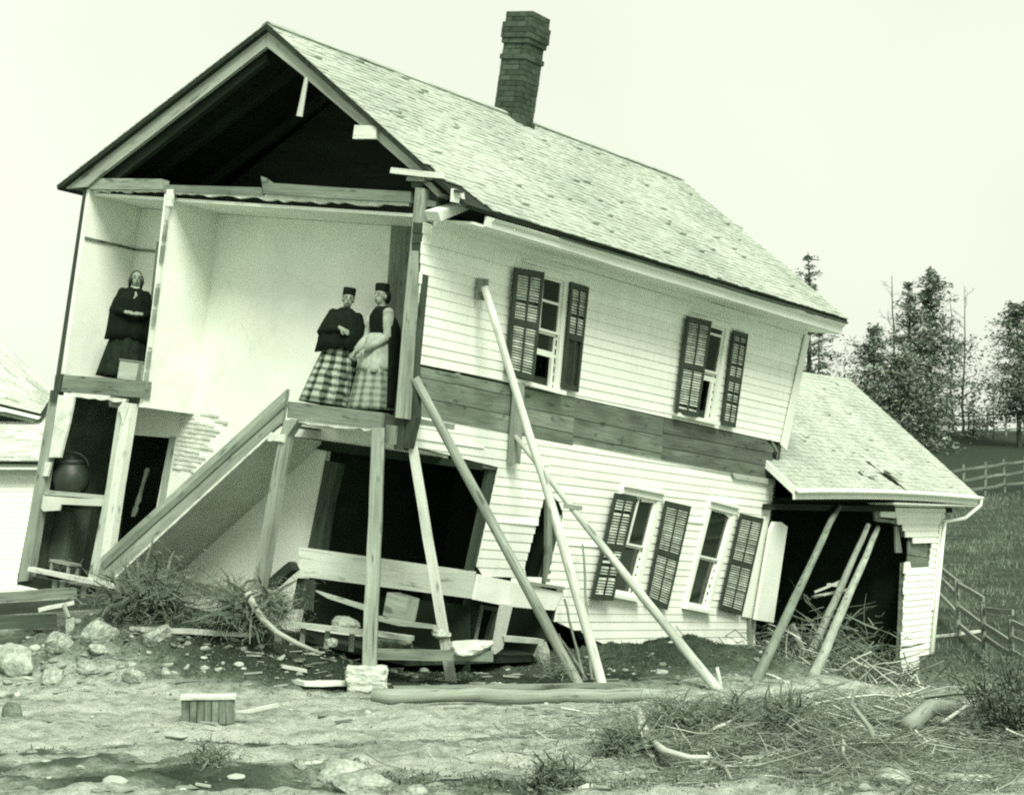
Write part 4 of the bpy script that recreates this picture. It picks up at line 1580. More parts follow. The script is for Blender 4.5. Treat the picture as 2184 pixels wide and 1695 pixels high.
def rail_fence(label, a, b, n, heights, hgt, mat='mid_wood', rw=.09, loose=.05):
    """posts and rails between two ground points"""
    f = empty('rail_fence', on_ground(a[0], a[1]))
    tag(f, label, 'fence', 'rail fences on the hill')
    o0 = V(f.location)
    rg = random.Random(int(a[1] * 10))
    ps = []
    for i in range(n + 1):
        t = i / n
        x, y = a[0] + (b[0] - a[0]) * t, a[1] + (b[1] - a[1]) * t
        ps.append(on_ground(x, y) - o0)
    for p in ps:
        mb = MB(); mb.beam(p + V((0, 0, -.2)), p + V((rg.uniform(-.05, .05), 0, hgt)), .09, .09, (0, 1, 0)); mb.build('post', M[mat], f)
    for p, q in zip(ps[:-1], ps[1:]):
        for h in heights:
            mb = MB(); mb.beam(p + V((0, -.08, h + rg.uniform(-loose, loose))), q + V((0, -.08, h + rg.uniform(-loose, loose))), .05, rw, seg=2, jit=.02); mb.build('rail', M[mat], f)


def gpx(px, Y):
    return ((px - CX) / F_PX * Y / cos(PITCH), Y)


rail_fence('faint rail fence along the top edge of the dark field below the pines', gpx(1900, 96), gpx(2260, 101), 9, (.35, .75, 1.15), 1.3)
rail_fence('rail fence crossing the hillside under the dark field, right of the ell roof', gpx(1960, 66), gpx(2260, 74), 7, (.3, .7, 1.1), 1.3)
rail_fence('rail fence running down the slope beside the ell downspout to the right edge', gpx(1990, 44), gpx(2290, 33), 5, (.35, .75, 1.15), 1.2, 'grey_wood', .11, .2)

# ---------------------------------------------------------------- three women in the open rooms
def ring(cx, cy, z, rx, ry, n=40, fold=0.0, nf=9, ph=0.0, back=1.0):
    out = []
    for k in range(n):
        a = 2 * pi * k / n
        m = 1 + fold * (sin(nf * a + ph) + .5 * sin(2.3 * nf * a + 1.3 * ph))
        ryy = ry * (back if sin(a) > 0 else 1.0)
        out.append(V((cx + rx * m * cos(a), cy + ryy * m * sin(a), z)))
    return out


def hand(mb, wrist, direc, up, curl=.5, side_=1):
    """palm, four fingers of unequal length, thumb off the palm's edge"""
    d = V(direc).normalized()
    u = (V(up) - d * V(up).dot(d)).normalized()
    s = d.cross(u) * side_
    palm = V(wrist) + d * .05
    mb.tube([V(wrist) - d * .01, V(wrist) + d * .03, V(wrist) + d * .085], [.026, .036, .034], 8, squash=.6)
    for i, (o, L) in enumerate(((-.028, .058), (-.010, .068), (.009, .064), (.027, .050))):
        p0 = V(wrist) + d * .08 + s * o
        p1 = p0 + d * L * .5 - u * L * .15 * curl
        p2 = p1 + d * L * .35 - u * L * .45 * curl
        mb.tube([p0, p1, p2], [.0105, .010, .0085], 6)
    t0 = V(wrist) + d * .03 + s * -.030
    mb.tube([t0, t0 + d * .03 - s * .022, t0 + d * .055 - s * .024 - u * .01], [.013, .012, .010], 6)


def person(label, base, yaw, lean, h, arms, skirt, top, hat=None, hair='bun', head_yaw=0.0, group='women standing in the torn rooms'):
    root = empty('person', base)
    root.rotation_mode = 'XYZ'
    root.matrix_world = Matrix.Translation(base) @ Matrix.Rotation(lean, 4, 'Y') @ Matrix.Rotation(yaw, 4, 'Z')
    tag(root, label, 'person', group)
    b = MB()
    b.loft([ring(0, 0, z * h, rx, ry, 16) for z, rx, ry in ((.47, .14, .11), (.54, .15, .115), (.62, .115, .09), (.70, .14, .105), (.77, .165, .095), (.815, .11, .07), (.835, .055, .05))])
    b.tube([(0, .01, .80 * h), (0, .0, .885 * h)], [.055, .048], 10)
    R = Matrix.Rotation(head_yaw, 3, 'Z')
    hc = V((0, -.012, .93 * h))
    hs = h / 1.55

    def hd(p):
        return hc + R @ (V(p) * hs)
    b.ellipsoid(hd((0, .012, .018)), (.074 * hs, .090 * hs, .092 * hs), rot=R)
    b.ellipsoid(hd((0, -.028, -.052)), (.052 * hs, .055 * hs, .060 * hs), rot=R)
    b.tube([hd((0, -.080, .012)), hd((0, -.102, -.022)), hd((0, -.084, -.030))], [.009, .014, .010], 6)
    for s in (-1, 1):
        b.ellipsoid(hd((s * .076, .012, -.012)), (.010, .020, .030), 8, 6, rot=R)
    b.ellipsoid(hd((0, -.078, -.058)), (.022, .012, .009), 8, 6, rot=R)
    for s in (-1, 1):
        hip, kn, an = V((s * .08, 0, .50 * h)), V((s * .09, -.03, .27 * h)), V((s * .08, .0, .05 * h))
        b.tube([hip, kn, an], [.085, .058, .038], 10)
        b.ellipsoid(an + V((0, -.06, -.035)), (.04, .11, .04), 10, 7)
    for s, el, wr, hd_, up_ in arms:
        sh = V((s * .155, .0, .785 * h))
        b.tube([sh, V(el), V(wr)], [.055, .042, .028], 10)
        b.ellipsoid(sh, (.06, .06, .06), 10, 7)
        hand(b, wr, hd_, up_, .7, s)
    bo = b.build('body', M['skin'], root, smooth=True)
    rm = bo.modifiers.new('union', 'REMESH')
    rm.mode = 'VOXEL'
    rm.voxel_size = 0.0075
    rm.use_smooth_shade = True
    sm = bo.modifiers.new('smooth', 'SMOOTH')
    sm.iterations = 2
    sm.factor = .4
    # face marks
    for s in (-1, 1):
        e = MB(); e.ellipsoid(hd((s * .030, -.074, .012)), (.008, .006, .005), 8, 6, rot=R); e.build('eye', M['iron'], root, smooth=True)
        e = MB(); e.tube([hd((s * .014, -.082, .030)), hd((s * .032, -.079, .036)), hd((s * .050, -.066, .030))], .003, 5); e.build('eyebrow', M['hair'], root)
    e = MB(); e.tube([hd((-.020, -.086, -.058)), hd((0, -.093, -.057)), hd((.020, -.086, -.058))], [.003, .005, .003], 5); e.build('mouth', M['cloth_dark'], root)
    # hair
    e = MB()
    rr = []
    for j in range(8):
        ph = pi * (.06 + .60 * j / 7)
        rr.append([hd((.085 * sin(ph) * cos(2 * pi * k / 20), .022 + .100 * sin(ph) * sin(2 * pi * k / 20) + (.045 * j / 7), .028 + .094 * cos(ph))) for k in range(20)])
    e.loft(rr)
    e.ellipsoid(hd((0, .105, -.03)), (.055, .05, .06), 10, 7, rot=R)
    if hair == 'long':
        for s in (-1, 1):
            e.tube([hd((s * .07, -.005, .04)), hd((s * .085, -.005, -.04)), hd((s * .075, .02, -.13))], [.022, .028, .02], 8)
    e.build('hair', M['hair'], root, smooth=True)
    if hat:
        e = MB()
        w = hat
        e.loft([[hd((w * c * cos(2 * pi * k / 24), .02 + w * 1.1 * c * sin(2 * pi * k / 24), z)) for k in range(24)] for c, z in ((.90, .058), (1.0, .066), (1.02, .13), (.99, .152), (.9, .158), (.3, .160))])
        e.build('hat', M['cloth_black'], root, smooth=False)
    # skirt
    sp = skirt
    rg = random.Random(int(h * 1000))
    e = MB()
    rings_ = []
    nn = 14
    for j in range(nn + 1):
        t = j / nn
        z = (.62 * (1 - t) + .012 * t) * h
        k = t ** .75
        rings_.append(ring(sp.get('dx', 0) * t, sp.get('dy', .02) * t, z, .12 + (sp['rx'] - .12) * k, .10 + (sp['ry'] - .10) * k, 84, .012 + .06 * t, 11, 1.3 + .5 * t))
    e.loft(rings_, cap=False)
    so = e.build('skirt', sp['mat'], root, smooth=True)
    sol = so.modifiers.new('cloth', 'SOLIDIFY'); sol.thickness = .008
    if sp.get('over'):
        e = MB()
        rr = []
        for j in range(9):
            t = j / 8
            z = (.625 - .30 * t) * h
            k = t ** .7
            rr.append([V((p.x, p.y, p.z + (.03 * sin(atan2(p.y, p.x) * 3 + 1)) * t)) for p in ring(0, .02 * t, z, .135 + (sp['rx'] * .66 - .10) * k, .115 + (sp['ry'] * .66 - .08) * k, 60, .01 + .03 * t, 8, 2)])
        e.loft(rr, cap=False)
        oo = e.build('overskirt', sp['over'], root, smooth=True)
        m2 = oo.modifiers.new('cloth', 'SOLIDIFY'); m2.thickness = .008
    # bodice / sleeves
    e = MB()
    e.loft([ring(0, 0, z * h, rx, ry, 28) for z, rx, ry in ((.60, .135, .11), (.64, .128, .105), (.70, .155, .12), (.77, .18, .11), (.815, .125, .085), (.845, .066, .062))])
    e.build('bodice', top['bodice'], root, smooth=True)
    for s, el, wr, hd_, up_ in arms:
        e = MB()
        sh = V((s * .155, .0, .785 * h))
        m1 = sh.lerp(V(el), .5)
        m2_ = V(el).lerp(V(wr), .5)
        e.ellipsoid(sh, (.072, .072, .075), 12, 8)
        e.tube([sh, m1, V(el), m2_, V(wr) - (V(wr) - V(el)).normalized() * .015], [.070, .068, .064, .058, .045], 12)
        e.build('sleeve', top['sleeve'], root, smooth=True)
    if top.get('shawl'):
        e = MB()
        n = 56
        rr = []
        prof = top['shawl']
        for j, (z, rx, ry, cy) in enumerate(prof):
            t = j / (len(prof) - 1)
            r_ = ring(0, cy, z * h, rx, ry, n, .012 + .03 * t, 9, .6)
            r_ = [V((p.x, p.y, p.z + top.get('dip', .05) * t * (abs(p.x) / rx - .6))) for p in r_]
            rr.append(r_)
        e.loft(rr, cap=False)
        oo = e.build('shawl', top['shawl_mat'], root, smooth=True)
        m2 = oo.modifiers.new('cloth', 'SOLIDIFY'); m2.thickness = .01
    if top.get('collar'):
        e = MB(); e.loft([ring(0, -.005, z * h, r, r * .95, 20) for z, r in ((.838, .082), (.850, .066), (.856, .062))], cap=False)
        e.build('collar', M['cloth_pale'], root, smooth=True)
        e = MB(); e.tube([(0, -.145, .80 * h), (.01, -.168, .765 * h), (-.015, -.172, .735 * h)], [.012, .02, .008], 6); e.build('ribbon', M['cloth_pale'], root)
    return root


def deck_point(px, py, d, a, b, off):
    """a standing place: on the floor line a-b, d into the house"""
    p = F(px, py, d)
    t = (p.x - a.x) / (b.x - a.x)
    p.z = a.z + (b.z - a.z) * t + off
    return HW(p)


LA0, LA1 = F(616, 857, .09), F(868, 889, .09)
SA0, SA1 = F(138, 800, .10), F(307, 813, .10)
h = 1.47
person('woman in a black shawl and bold plaid skirt, left of the two on the landing', deck_point(707, 866, .42, LA0, LA1, .012), radians(12), radians(8.5), h,
       [(-1, (-.27, -.06, .62 * h), (-.07, -.25, .665 * h), (.75, -.15, -.35), (0, -1, .3)), (1, (.26, .0, .62 * h), (.17, -.18, .50 * h), (0, -.2, -1), (0, -1, 0))],
       dict(rx=.36, ry=.33, mat=M['plaid'], dx=-.03), dict(bodice=M['cloth_black'], sleeve=M['cloth_black'], shawl_mat=M['cloth_black'], dip=-.10,
       shawl=[(.852, .060, .060, 0), (.825, .13, .10, 0), (.79, .205, .135, 0), (.72, .25, .175, -.01), (.64, .285, .205, -.01), (.56, .285, .22, 0), (.47, .30, .25, 0)]), hat=.085, head_yaw=radians(-6))
h = 1.55
person('woman in a light dress and dark cape, right of the two on the landing', deck_point(800, 878, .42, LA0, LA1, .012), radians(-48), radians(3.0), h,
       [(-1, (-.20, -.02, .60 * h), (-.11, -.26, .475 * h), (.1, -.75, -.6), (0, -1, .6)), (1, (.20, -.02, .60 * h), (.07, -.27, .475 * h), (-.2, -.75, -.6), (0, -1, .6))],
       dict(rx=.33, ry=.36, mat=M['check'], over=M['cloth_pale'], dy=.04), dict(bodice=M['cloth_black'], sleeve=M['cloth_pale'], shawl_mat=M['cloth_black'], dip=-.02), hat=.085, hair='bun', head_yaw=radians(8))
cape_owner = bpy.data.objects[-1] if False else [o for o in COL.objects if o.name.startswith('person')][-1]
e = MB()      # the cape hangs open down the back
rr = []
for j in range(15):
    t = j / 14
    z = (.845 * (1 - t) + .03 * t) * h
    rx = .07 + .145 * min(1, t * 6) + .13 * t
    ry = .07 + .09 * min(1, t * 6) + .29 * t
    row = []
    for k in range(25):
        a = radians(-12) + radians(196) * k / 24
        m = 1 + .03 * sin(a * 9 + t * 2)
        row.append(V((rx * m * cos(a), .01 + ry * m * sin(a), z)))
    rr.append(row)
e.loft(rr, cap=False, closed=False)
co = e.build('cape', M['cloth_black'], cape_owner, smooth=True)
sm_ = co.modifiers.new('cloth', 'SOLIDIFY'); sm_.thickness = .012
h = 1.50
person('bareheaded woman in a long dark dress, alone in the small upper left room', deck_point(262, 806, .36, SA0, SA1, .012), radians(18), radians(7.0), h,
       [(-1, (-.25, -.03, .615 * h), (-.10, -.25, .60 * h), (1, -.15, .0), (0, -.3, 1)), (1, (.25, -.03, .615 * h), (.10, -.26, .60 * h), (-1, -.12, .0), (0, -.3, 1))],
       dict(rx=.34, ry=.32, mat=M['cloth_dark']), dict(bodice=M['cloth_dark'], sleeve=M['cloth_black'], shawl_mat=M['cloth_black'], dip=-.05, collar=True,
       shawl=[(.842, .075, .070, .01), (.815, .15, .11, .01), (.78, .215, .135, .01), (.72, .255, .165, .01), (.64, .285, .185, .02), (.55, .285, .20, .02), (.44, .29, .22, .02), (.36, .30, .24, .02)]), hat=None, hair='long')

# ---------------------------------------------------------------- things in the rooms
def thing(name, label, cat, mb, mat, loc, group=None, smooth=False):
    o = mb.build(name, mat, None, smooth, loc)
    tag(o, label, cat, group)
    return o


def local_thing(name, label, cat, loc, group=None):
    t = empty(name, loc)
    t.matrix_world = Matrix.Translation(loc) @ H_R.to_4x4()
    tag(t, label, cat, group)
    return t


p = deck_point(275, 808, .02, SA0, SA1, .0)
t = local_thing('wooden_box', 'small pale wooden box on the floor at the feet of the lone woman', 'box', p)
for (x0, x1, y0, y1, z0, z1) in ((-.22, .22, 0, .02, 0, .24), (-.22, .22, .30, .32, 0, .24), (-.22, -.20, .02, .30, 0, .24), (.20, .22, .02, .30, 0, .24)):
    mb = MB(); hbox(mb, x0, x1, y0, y1, z0, z1); mb.build('side_board', M['grey_board'], t)
mb = MB(); hbox(mb, -.23, .23, -.01, .33, .245, .265); mb.build('lid', M['grey_wood'], t)
mb = MB(); hbox(mb, .14, .215, -.006, -.001, 0, .24); mb.build('batten', M['mid_wood'], t)

# kettle / basket hanging in the closet
c = HW(F(152, 1012, .30))
t = empty('wash_boiler', c - V((0, 0, .25)))
tag(t, 'dark round-bellied wash boiler on the closet shelf', 'boiler')
mb = MB(); mb.loft([[V((r * cos(2 * pi * k / 24), r * sin(2 * pi * k / 24), z)) for k in range(24)] for r, z in ((.16, -.02), (.22, .05), (.25, .16), (.24, .28), (.20, .36), (.19, .40), (.21, .41))])
mb.build('body', M['iron'], t, smooth=True)
mb = MB(); mb.loft([[V((r * cos(2 * pi * k / 24), r * sin(2 * pi * k / 24), z)) for k in range(24)] for r, z in ((.20, .412), (.15, .45), (.04, .47), (.03, .50))]); mb.build('lid', M['iron'], t, smooth=True)
mb = MB(); mb.tube([V((.24 * cos(a), 0, .34 + .22 * sin(a))) for a in [pi * i / 12 for i in range(13)]], .012, 6); mb.build('handle', M['iron'], t, smooth=True)

t = local_thing('stool', 'small low stool on the floor of the closet', 'stool', HW(F(122, 1228, .1)))
mb = MB(); hbox(mb, -.2, .2, 0, .22, .17, .20); mb.build('seat', M['grey_wood'], t)
for sx in (-.17, .17):
    for sy in (.03, .19):
        mb = MB(); mb.beam((sx, sy, 0), (sx * .95, sy, .17), .035, .035); mb.build('leg', M['grey_wood'], t)
t = local_thing('cupboard', 'narrow grey cupboard standing in the dark closet', 'cupboard', HW(F(118, 1222, .42)))
mb = MB(); hbox(mb, -.19, .19, 0, .30, 0, .93); mb.build('carcass', M['dim_plaster'], t)
mb = MB(); hbox(mb, -.165, .165, -.02, -.002, .06, .88); mb.build('door', M['dim_plaster'], t)
mb = MB(); mb.ellipsoid((.13, -.035, .5), (.015, .015, .015), 8, 6); mb.build('knob', M['tin'], t)
t = local_thing('hanging_cloth', 'pale strip of cloth hanging in the dark doorway beside the stair', 'cloth', HW(F(287, 1100, DEP + .2)))
mb = MB()
mb.loft([[V((.0 + dx + w * cos(2 * pi * k / 10), .03 * sin(2 * pi * k / 10), z)) for k in range(10)] for dx, w, z in ((-.03, .015, -.02), (-.02, .045, .0), (.0, .05, .10), (.01, .03, .16), (.03, .05, .22), (.05, .028, .34), (.09, .03, .55), (.11, .045, .66), (.12, .02, .70))])
mb.build('strip', M['cloth_pale'], t, smooth=True)

# ---------------------------------------------------------------- props that hold the house up
PROP = 'props leaning against the house'


def prop(name, label, top, foot, r0, r1, mat, square=False, bow=0.0, seed=1, group=PROP, loc_on=True):
    rg = random.Random(seed)
    foot = V(foot); top = V(top)
    n = 8
    pts = []
    for i in range(n + 1):
        t_ = i / n
        p_ = foot.lerp(top, t_) + V((bow * sin(pi * t_), 0, 0)) + V((rg.gauss(0, .006), rg.gauss(0, .006), 0))
        pts.append(p_)
    mb = MB()
    if square:
        mb.beam(foot - (top - foot).normalized() * .03, top, r0 * 2, r0 * 2, (0, -1, .2), 8, .006, r1 / r0)
    else:
        mb.tube([pts[0] - (pts[1] - pts[0]).normalized() * .05] + pts, [r0] + [r0 + (r1 - r0) * i / n + rg.uniform(-.003, .003) for i in range(n + 1)], 9)
    o_ = mb.build(name, mat, None, not square, foot)
    tag(o_, label, 'prop', group)
    return o_


def foot(px, py, Y=None):
    if Y is None:
        return G(px, py)
    p_ = P(px, py, Y)
    return on_ground(p_.x, p_.y)


o = prop('long_pole', 'longest pale pole, its top above the sill left of the first upper window', HW(S(1031, 612, .16)), foot(1284, 1466), .066, .045, M['pale_wood'], bow=.03, seed=51)
mb = MB(); q = HW(S(1031, 612, .10)) - V(o.location); mb.beam(q + V((-.03, 0, -.16)), q + V((.0, 0, .10)), .14, .08, (0, -1, 0)); mb.build('head_block', M['mid_wood'], o)
prop('prop_pole', 'greenish pole leaning from the corner under the landing down to the long ground timber', HW(S(884, 806, .12)), foot(1236, 1466), .068, .054, M['prop_wood'], seed=52)
prop('prop_timber', 'pale square timber between the corner post and the pole from the corner', HW(S(880, 948, .10)), foot(964, 1456), .066, .058, M['pale_wood'], True, seed=53)
prop('corner_timber', 'grey square timber standing on a stone block under the house corner', HW(F(809, 914, -.06)), P(788, 1424, 21.55), .082, .076, M['grey_wood'], True, seed=54)
o = prop('prop_pole', 'pole crossing in front of the first lower window down to the right', HW(S(1100, 930, .12)), foot(1532, 1466), .068, .034, M['pole_wood'], seed=55)
mb = MB(); q = P(1218, 1082, V(o.location).y + (HW(S(1100, 930, .12)).y - V(o.location).y) * .72) - V(o.location)
mb.beam(q + V((-.10, -.06, .02)), q + V((.14, -.06, -.01)), .05, .06); mb.build('cleat', M['grey_wood'], o)
prop('thin_pole', 'thin dark stick standing beside the foot of the longest pole', HW(S(1243, 1160, .14)), foot(1262, 1392, 23.5), .022, .014, M['mid_wood'], seed=56)
prop('thin_pole', 'short stick between the two longest poles near the ground', HW(S(1204, 1278, .10)), foot(1246, 1404, 22.9), .02, .016, M['mid_wood'], seed=57)
prop('thin_pole', 'short pale stick slanting between the feet of the two longest poles', HW(S(1190, 1352, .10)), foot(1252, 1420, 22.6), .016, .014, M['grey_wood'], seed=58)
prop('ell_prop', 'dark pole leaning under the ell eave, nearest to the leaning house', A_M @ AS(1787, 1080, .5), foot(1612, 1456), .072, .05, M['mid_wood'], seed=59, group='props under the ell eave')
prop('ell_prop', 'middle of the three poles leaning under the ell eave', A_M @ AS(1851, 1120, .75), P(1728, 1398, 29.0), .072, .05, M['prop_wood'], seed=60, group='props under the ell eave')
prop('ell_prop', 'pole under the ell eave nearest to the ell wall', A_M @ AS(1872, 1126, .5), foot(1738, 1452), .072, .05, M['prop_wood'], seed=61, group='props under the ell eave')


# ---------------------------------------------------------------- stones, timbers, boards on the ground
def rock_mesh(seed, sx, sy, sz, sub=4, sharp=.35, blocky=0.0):
    import bmesh
    bm = bmesh.new()
    bmesh.ops.create_icosphere(bm, subdivisions=sub, radius=1.0)
    rg = random.Random(seed)
    planes = [(V((rg.gauss(0, 1), rg.gauss(0, 1), rg.gauss(0, .8))).normalized(), rg.uniform(.52, .85)) for _ in range(14 if blocky < .85 else 2)]
    o_ = V((rg.uniform(0, 50),) * 3)
    for v in bm.verts:
        p_ = v.co.copy()
        if blocky:
            m = max(abs(p_.x), abs(p_.y), abs(p_.z))
            p_ = p_.lerp(p_ / m * .8, blocky)
        for nrm, d in planes:
            k = p_.dot(nrm)
            if k > d:
                p_ -= nrm * (k - d) * .85
        p_ *= 1 + .12 * noise.noise(p_ * 2.2 + o_) + .06 * noise.noise(p_ * 6 + o_) + .03 * noise.noise(p_ * 14 + o_)
        v.co = V((p_.x * sx, p_.y * sy, p_.z * sz))
    me = bpy.data.meshes.new('rock')
    bm.to_mesh(me)
    bm.free()
    return me


def rock(label, px, py, wpx, hpx, seed, Y=None, blocky=0.0, mat='stone', name='rock', cat='rock', group='stones washed out in front of the house', sink=.45):
    g_ = G(px, py + hpx * .5) if Y is None else P(px, py + hpx * .5, Y)
    sc = F_PX / g_.y
    w_, h_ = wpx / sc / 2, hpx / sc / 2
    me = rock_mesh(seed, w_ * 1.25, w_ * 1.0, h_ * 1.55, blocky=blocky)
    me.materials.append(M[mat])
    z_ = ground_z(g_.x, g_.y)
    o_ = link(name, me, None, (g_.x, g_.y, (z_ if Y is None else g_.z) + h_ * (1 - sink)))
    o_.rotation_euler = (0, 0, random.Random(seed).uniform(-.4, .4))
    tag(o_, label, cat, group)
    return o_


rock('large squared pale block with a flat top on the bank at left', 122, 1375, 62, 44, 70, blocky=.8)
rock('long pale rounded boulder right of the squared block on the bank', 212, 1352, 78, 46, 71)
rock('big light boulder at the left edge below the bank', 30, 1400, 96, 62, 72)
rock('oval pale stone below the squared block', 192, 1418, 58, 24, 73)
rock('small flat stone wedged under the long pale boulder', 208, 1388, 48, 18, 74)
rock('bright rounded stone alone on the crest of the bank', 338, 1345, 56, 38, 75)
rock('pale flat stone lying at the foot of the bank', 285, 1448, 46, 26, 76)
rock('pale stones lump beside the big light boulder at left', 112, 1428, 60, 26, 77)
rock('little stone halfway down the bank, left of the dark sod', 280, 1415, 20, 15, 78)
rock('small stone above the crate on the slope of the bank', 355, 1437, 20, 20, 79)
rock('rough upright stone behind the squared block', 150, 1334, 26, 34, 80, blocky=.4)
rock('round dark stone at the left edge on the bare sand', 24, 1512, 46, 34, 81, mat='root')
rock('flat pale stone left of the big boulder near the left edge', 12, 1482, 50, 16, 82)
rock('wide pale boulder at the bottom edge, left of the middle', 722, 1652, 112, 50, 83)
rock('low pale boulder below the wide one at the bottom edge', 772, 1682, 120, 46, 84)
rock('small white stone left of the wide pale boulder at the bottom', 640, 1636, 26, 24, 85)
rock('pale rounded stone at the bottom edge right of the low boulder', 888, 1690, 50, 22, 86)
rock('pale stone half buried near the brush at bottom right', 1905, 1652, 78, 34, 87)
rock('long white stone in the grass at the lower right edge', 2070, 1642, 76, 26, 88)
rock('pale stone at the foot of the dark bank below the lower windows', 1412, 1430, 26, 10, 89)
rock('small pale stone in the grass at the lower right corner', 2170, 1660, 40, 22, 90)
rock('little bright stone by the foot of the greenish pole', 1182, 1478, 26, 10, 91)
blk = rock('cut stone block under the corner timber', 782, 1446, 84, 42, 92, Y=21.5, blocky=.92, mat='cut_stone', name='stone_block', cat='stone block', group=None, sink=0)
blk.location.z = 21.5 * 0 + P(782, 1446, 21.5).z
blk.rotation_euler = (0, 0, .05)
sl = rock('smooth white slab lying on the rubble under the torn corner', 1008, 1381, 82, 24, 93, Y=21.9, blocky=.85, mat='cut_stone', name='stone_slab', cat='stone slab', group=None, sink=0)
sl.location.z = P(1008, 1381, 21.9).z
for i, (px, py, w, hh, Y, lab) in enumerate(((735, 1330, 60, 22, 22.6, 'white stone lumps on the broken floor frame left of the corner timber'), (1158, 1395, 34, 40, 23.0, 'ragged white stone between the feet of the greenish pole and the rubble'),
                                          (940, 1352, 40, 18, 22.2, 'pale stone behind the pale square timber'), (706, 1368, 36, 16, 22.0, 'rounded stone on the rubble left of the corner timber'),
                                          (845, 1372, 80, 30, 22.4, 'dark grey rubble stone right of the corner timber'))):
    r_ = rock(lab, px, py, w, hh, 100 + i, Y=Y, group=None, mat='stone' if i != 4 else 'root')
    r_.location.z = P(px, py, Y).z


def timber(name, label, p0, p1, w, hgt, mat, cat='timber', group=None, seed=1, seg=6, jit=.006):
    rg = random.Random(seed)
    p0, p1 = V(p0), V(p1)
    mb = MB()
    mb.beam(p0, p1, w, hgt, (0, 0, 1), seg, jit, 1.0, rg)
    return thing(name, label, cat, mb, mat, (p0 + p1) / 2 - V((0, 0, hgt / 2)), group)


def pp(px, py, Y):
    return P(px, py, Y)


a, b = G(792, 1504), G(1432, 1504)
mb = MB()
lg = [a.lerp(b, i / 14) + V((0, rng.gauss(0, .012), .10 + rng.gauss(0, .008))) for i in range(15)]
mb.tube(lg, [.078 + .008 * sin(i * 1.3) + rng.uniform(-.006, .006) for i in range(15)], 12)
thing('ground_log', 'long heavy log lying on the sand across the feet of the props', 'log', mb, M['prop_wood'], lg[7] - V((0, 0, .09)), None, True)
a, b = G(838, 1468), G(1330, 1468)
timber('foot_board', 'thin board behind the long timber under the feet of the props', a + V((0, 0, .035)), b + V((0, 0, .03)), .20, .05, M['grey_wood'], 'board', seed=6)
BO = 'loose boards on the ground'
for i, (x0, y0, x1, y1, w, hh, m_, lab) in enumerate((
        (634, 1466, 742, 1450, .40, .05, 'pale_wood', 'pale board slab lying left of the stone block'),
        (512, 1522, 590, 1524, .16, .04, 'pale_wood', 'short white board lying right of the slatted crate'),
        (600, 1434, 652, 1430, .14, .04, 'pale_wood', 'short pale stick on the dark sod above the board slab'),
        (1985, 1362, 2090, 1352, .10, .06, 'pale_wood', 'white board lying right of the ell wall foot'),
        (1612, 1410, 1632, 1424, .08, .04, 'grey_wood', 'small stake beside the nearest ell pole'),
        (1632, 1436, 1680, 1462, .06, .05, 'pale_wood', 'short pale stick crossing the foot of the nearest ell pole'))):
    a, b = G(x0, y0), G(x1, y1)
    timber('loose_board', lab, a + V((0, 0, hh * .6)), b + V((0, 0, hh * .6)), w, hh, M[m_], 'board', BO, seed=20 + i, seg=3)
# planks of a wrecked platform at the left edge, under the closet
for i, (a, b, w, hh, m_, lab) in enumerate((
        (pp(-60, 1278, 23.6), pp(160, 1262, 24.1), .30, .12, 'mid_wood', 'grey wide plank under the closet running out of the left edge'),
        (pp(-60, 1302, 23.3), pp(240, 1284, 23.9), .30, .14, 'dark_wood', 'dark timber below the grey wide plank at the left edge'),
        (pp(-60, 1330, 22.9), pp(120, 1322, 23.2), .30, .16, 'dark_wood', 'lowest dark timber at the left edge above the boulders'),
        (pp(82, 1300, 23.0), pp(158, 1284, 23.1), .05, .05, 'pale_wood', 'thin pale lath lying on the dark timbers at left'),
        (pp(136, 1290, 23.0), pp(146, 1318, 22.9), .04, .04, 'grey_wood', 'short upright lath under the thin pale lath'),
        (pp(245, 1262, 23.2), pp(215, 1330, 22.8), .05, .05, 'grey_wood', 'slanting stick at the left of the root mass below the stair'),
        (pp(280, 1340, 22.4), pp(540, 1352, 22.2), .14, .06, 'pale_wood', 'pale plank lying along the crest of the bank'),
        (pp(420, 1352, 22.5), pp(560, 1362, 22.5), .30, .10, 'black_wood', 'dark plank just behind the pale plank on the bank'),
        (pp(576, 1326, 22.4), pp(880, 1360, 22.0), .16, .055, 'grey_board', 'long pale floor rail left of and behind the corner timber'),
        (pp(640, 1332, 22.9), pp(786, 1352, 22.6), .5, .03, 'plaster', 'white sheet of plaster lying on the broken floor frame'),
        (pp(800, 1394, 21.9), pp(1052, 1398, 21.9), .20, .12, 'mid_wood', 'heavy dark sill timber lying on the ground between the props'),
        (pp(578, 1248, 22.9), pp(628, 1206, 22.7), .14, .12, 'black_wood', 'short dark timber poking up left of the white skirting board'))):
    timber('fallen_plank', lab, a, b, w, hh, M[m_], 'plank', 'planks of the wrecked floor', seed=40 + i, seg=4)
for i, px in enumerate((594, 648, 700, 752)):
    a = pp(px, 1330 + (px - 576) * .11, 22.35)
    timber('floor_stub', ('leftmost', 'second', 'third', 'rightmost')[i] + ' of the four short stubs under the pale floor rail', a, a + V((-.02, 0, -.22)), .07, .06, M['grey_wood'], 'stub', 'stubs under the floor rail', seed=60 + i, seg=1)
mb = MB()
a = [pp(x, y, 21.9) for x, y in ((528, 1262), (540, 1290), (560, 1320), (590, 1348), (630, 1370), (682, 1392))]
mb.tube(a, [.05, .045, .04, .035, .03, .02], 7)
thing('bent_root', 'long bent root curving from the left root stump down to the right', 'root', mb, M['pole_wood'], a[-1], smooth=True)
t = local_thing('broken_box', 'grey broken box tilted in the cellar right of the corner timber', 'box', HW(F(838, 1318, .3)))
t.matrix_world = t.matrix_world @ Matrix.Rotation(.06, 4, 'Y')
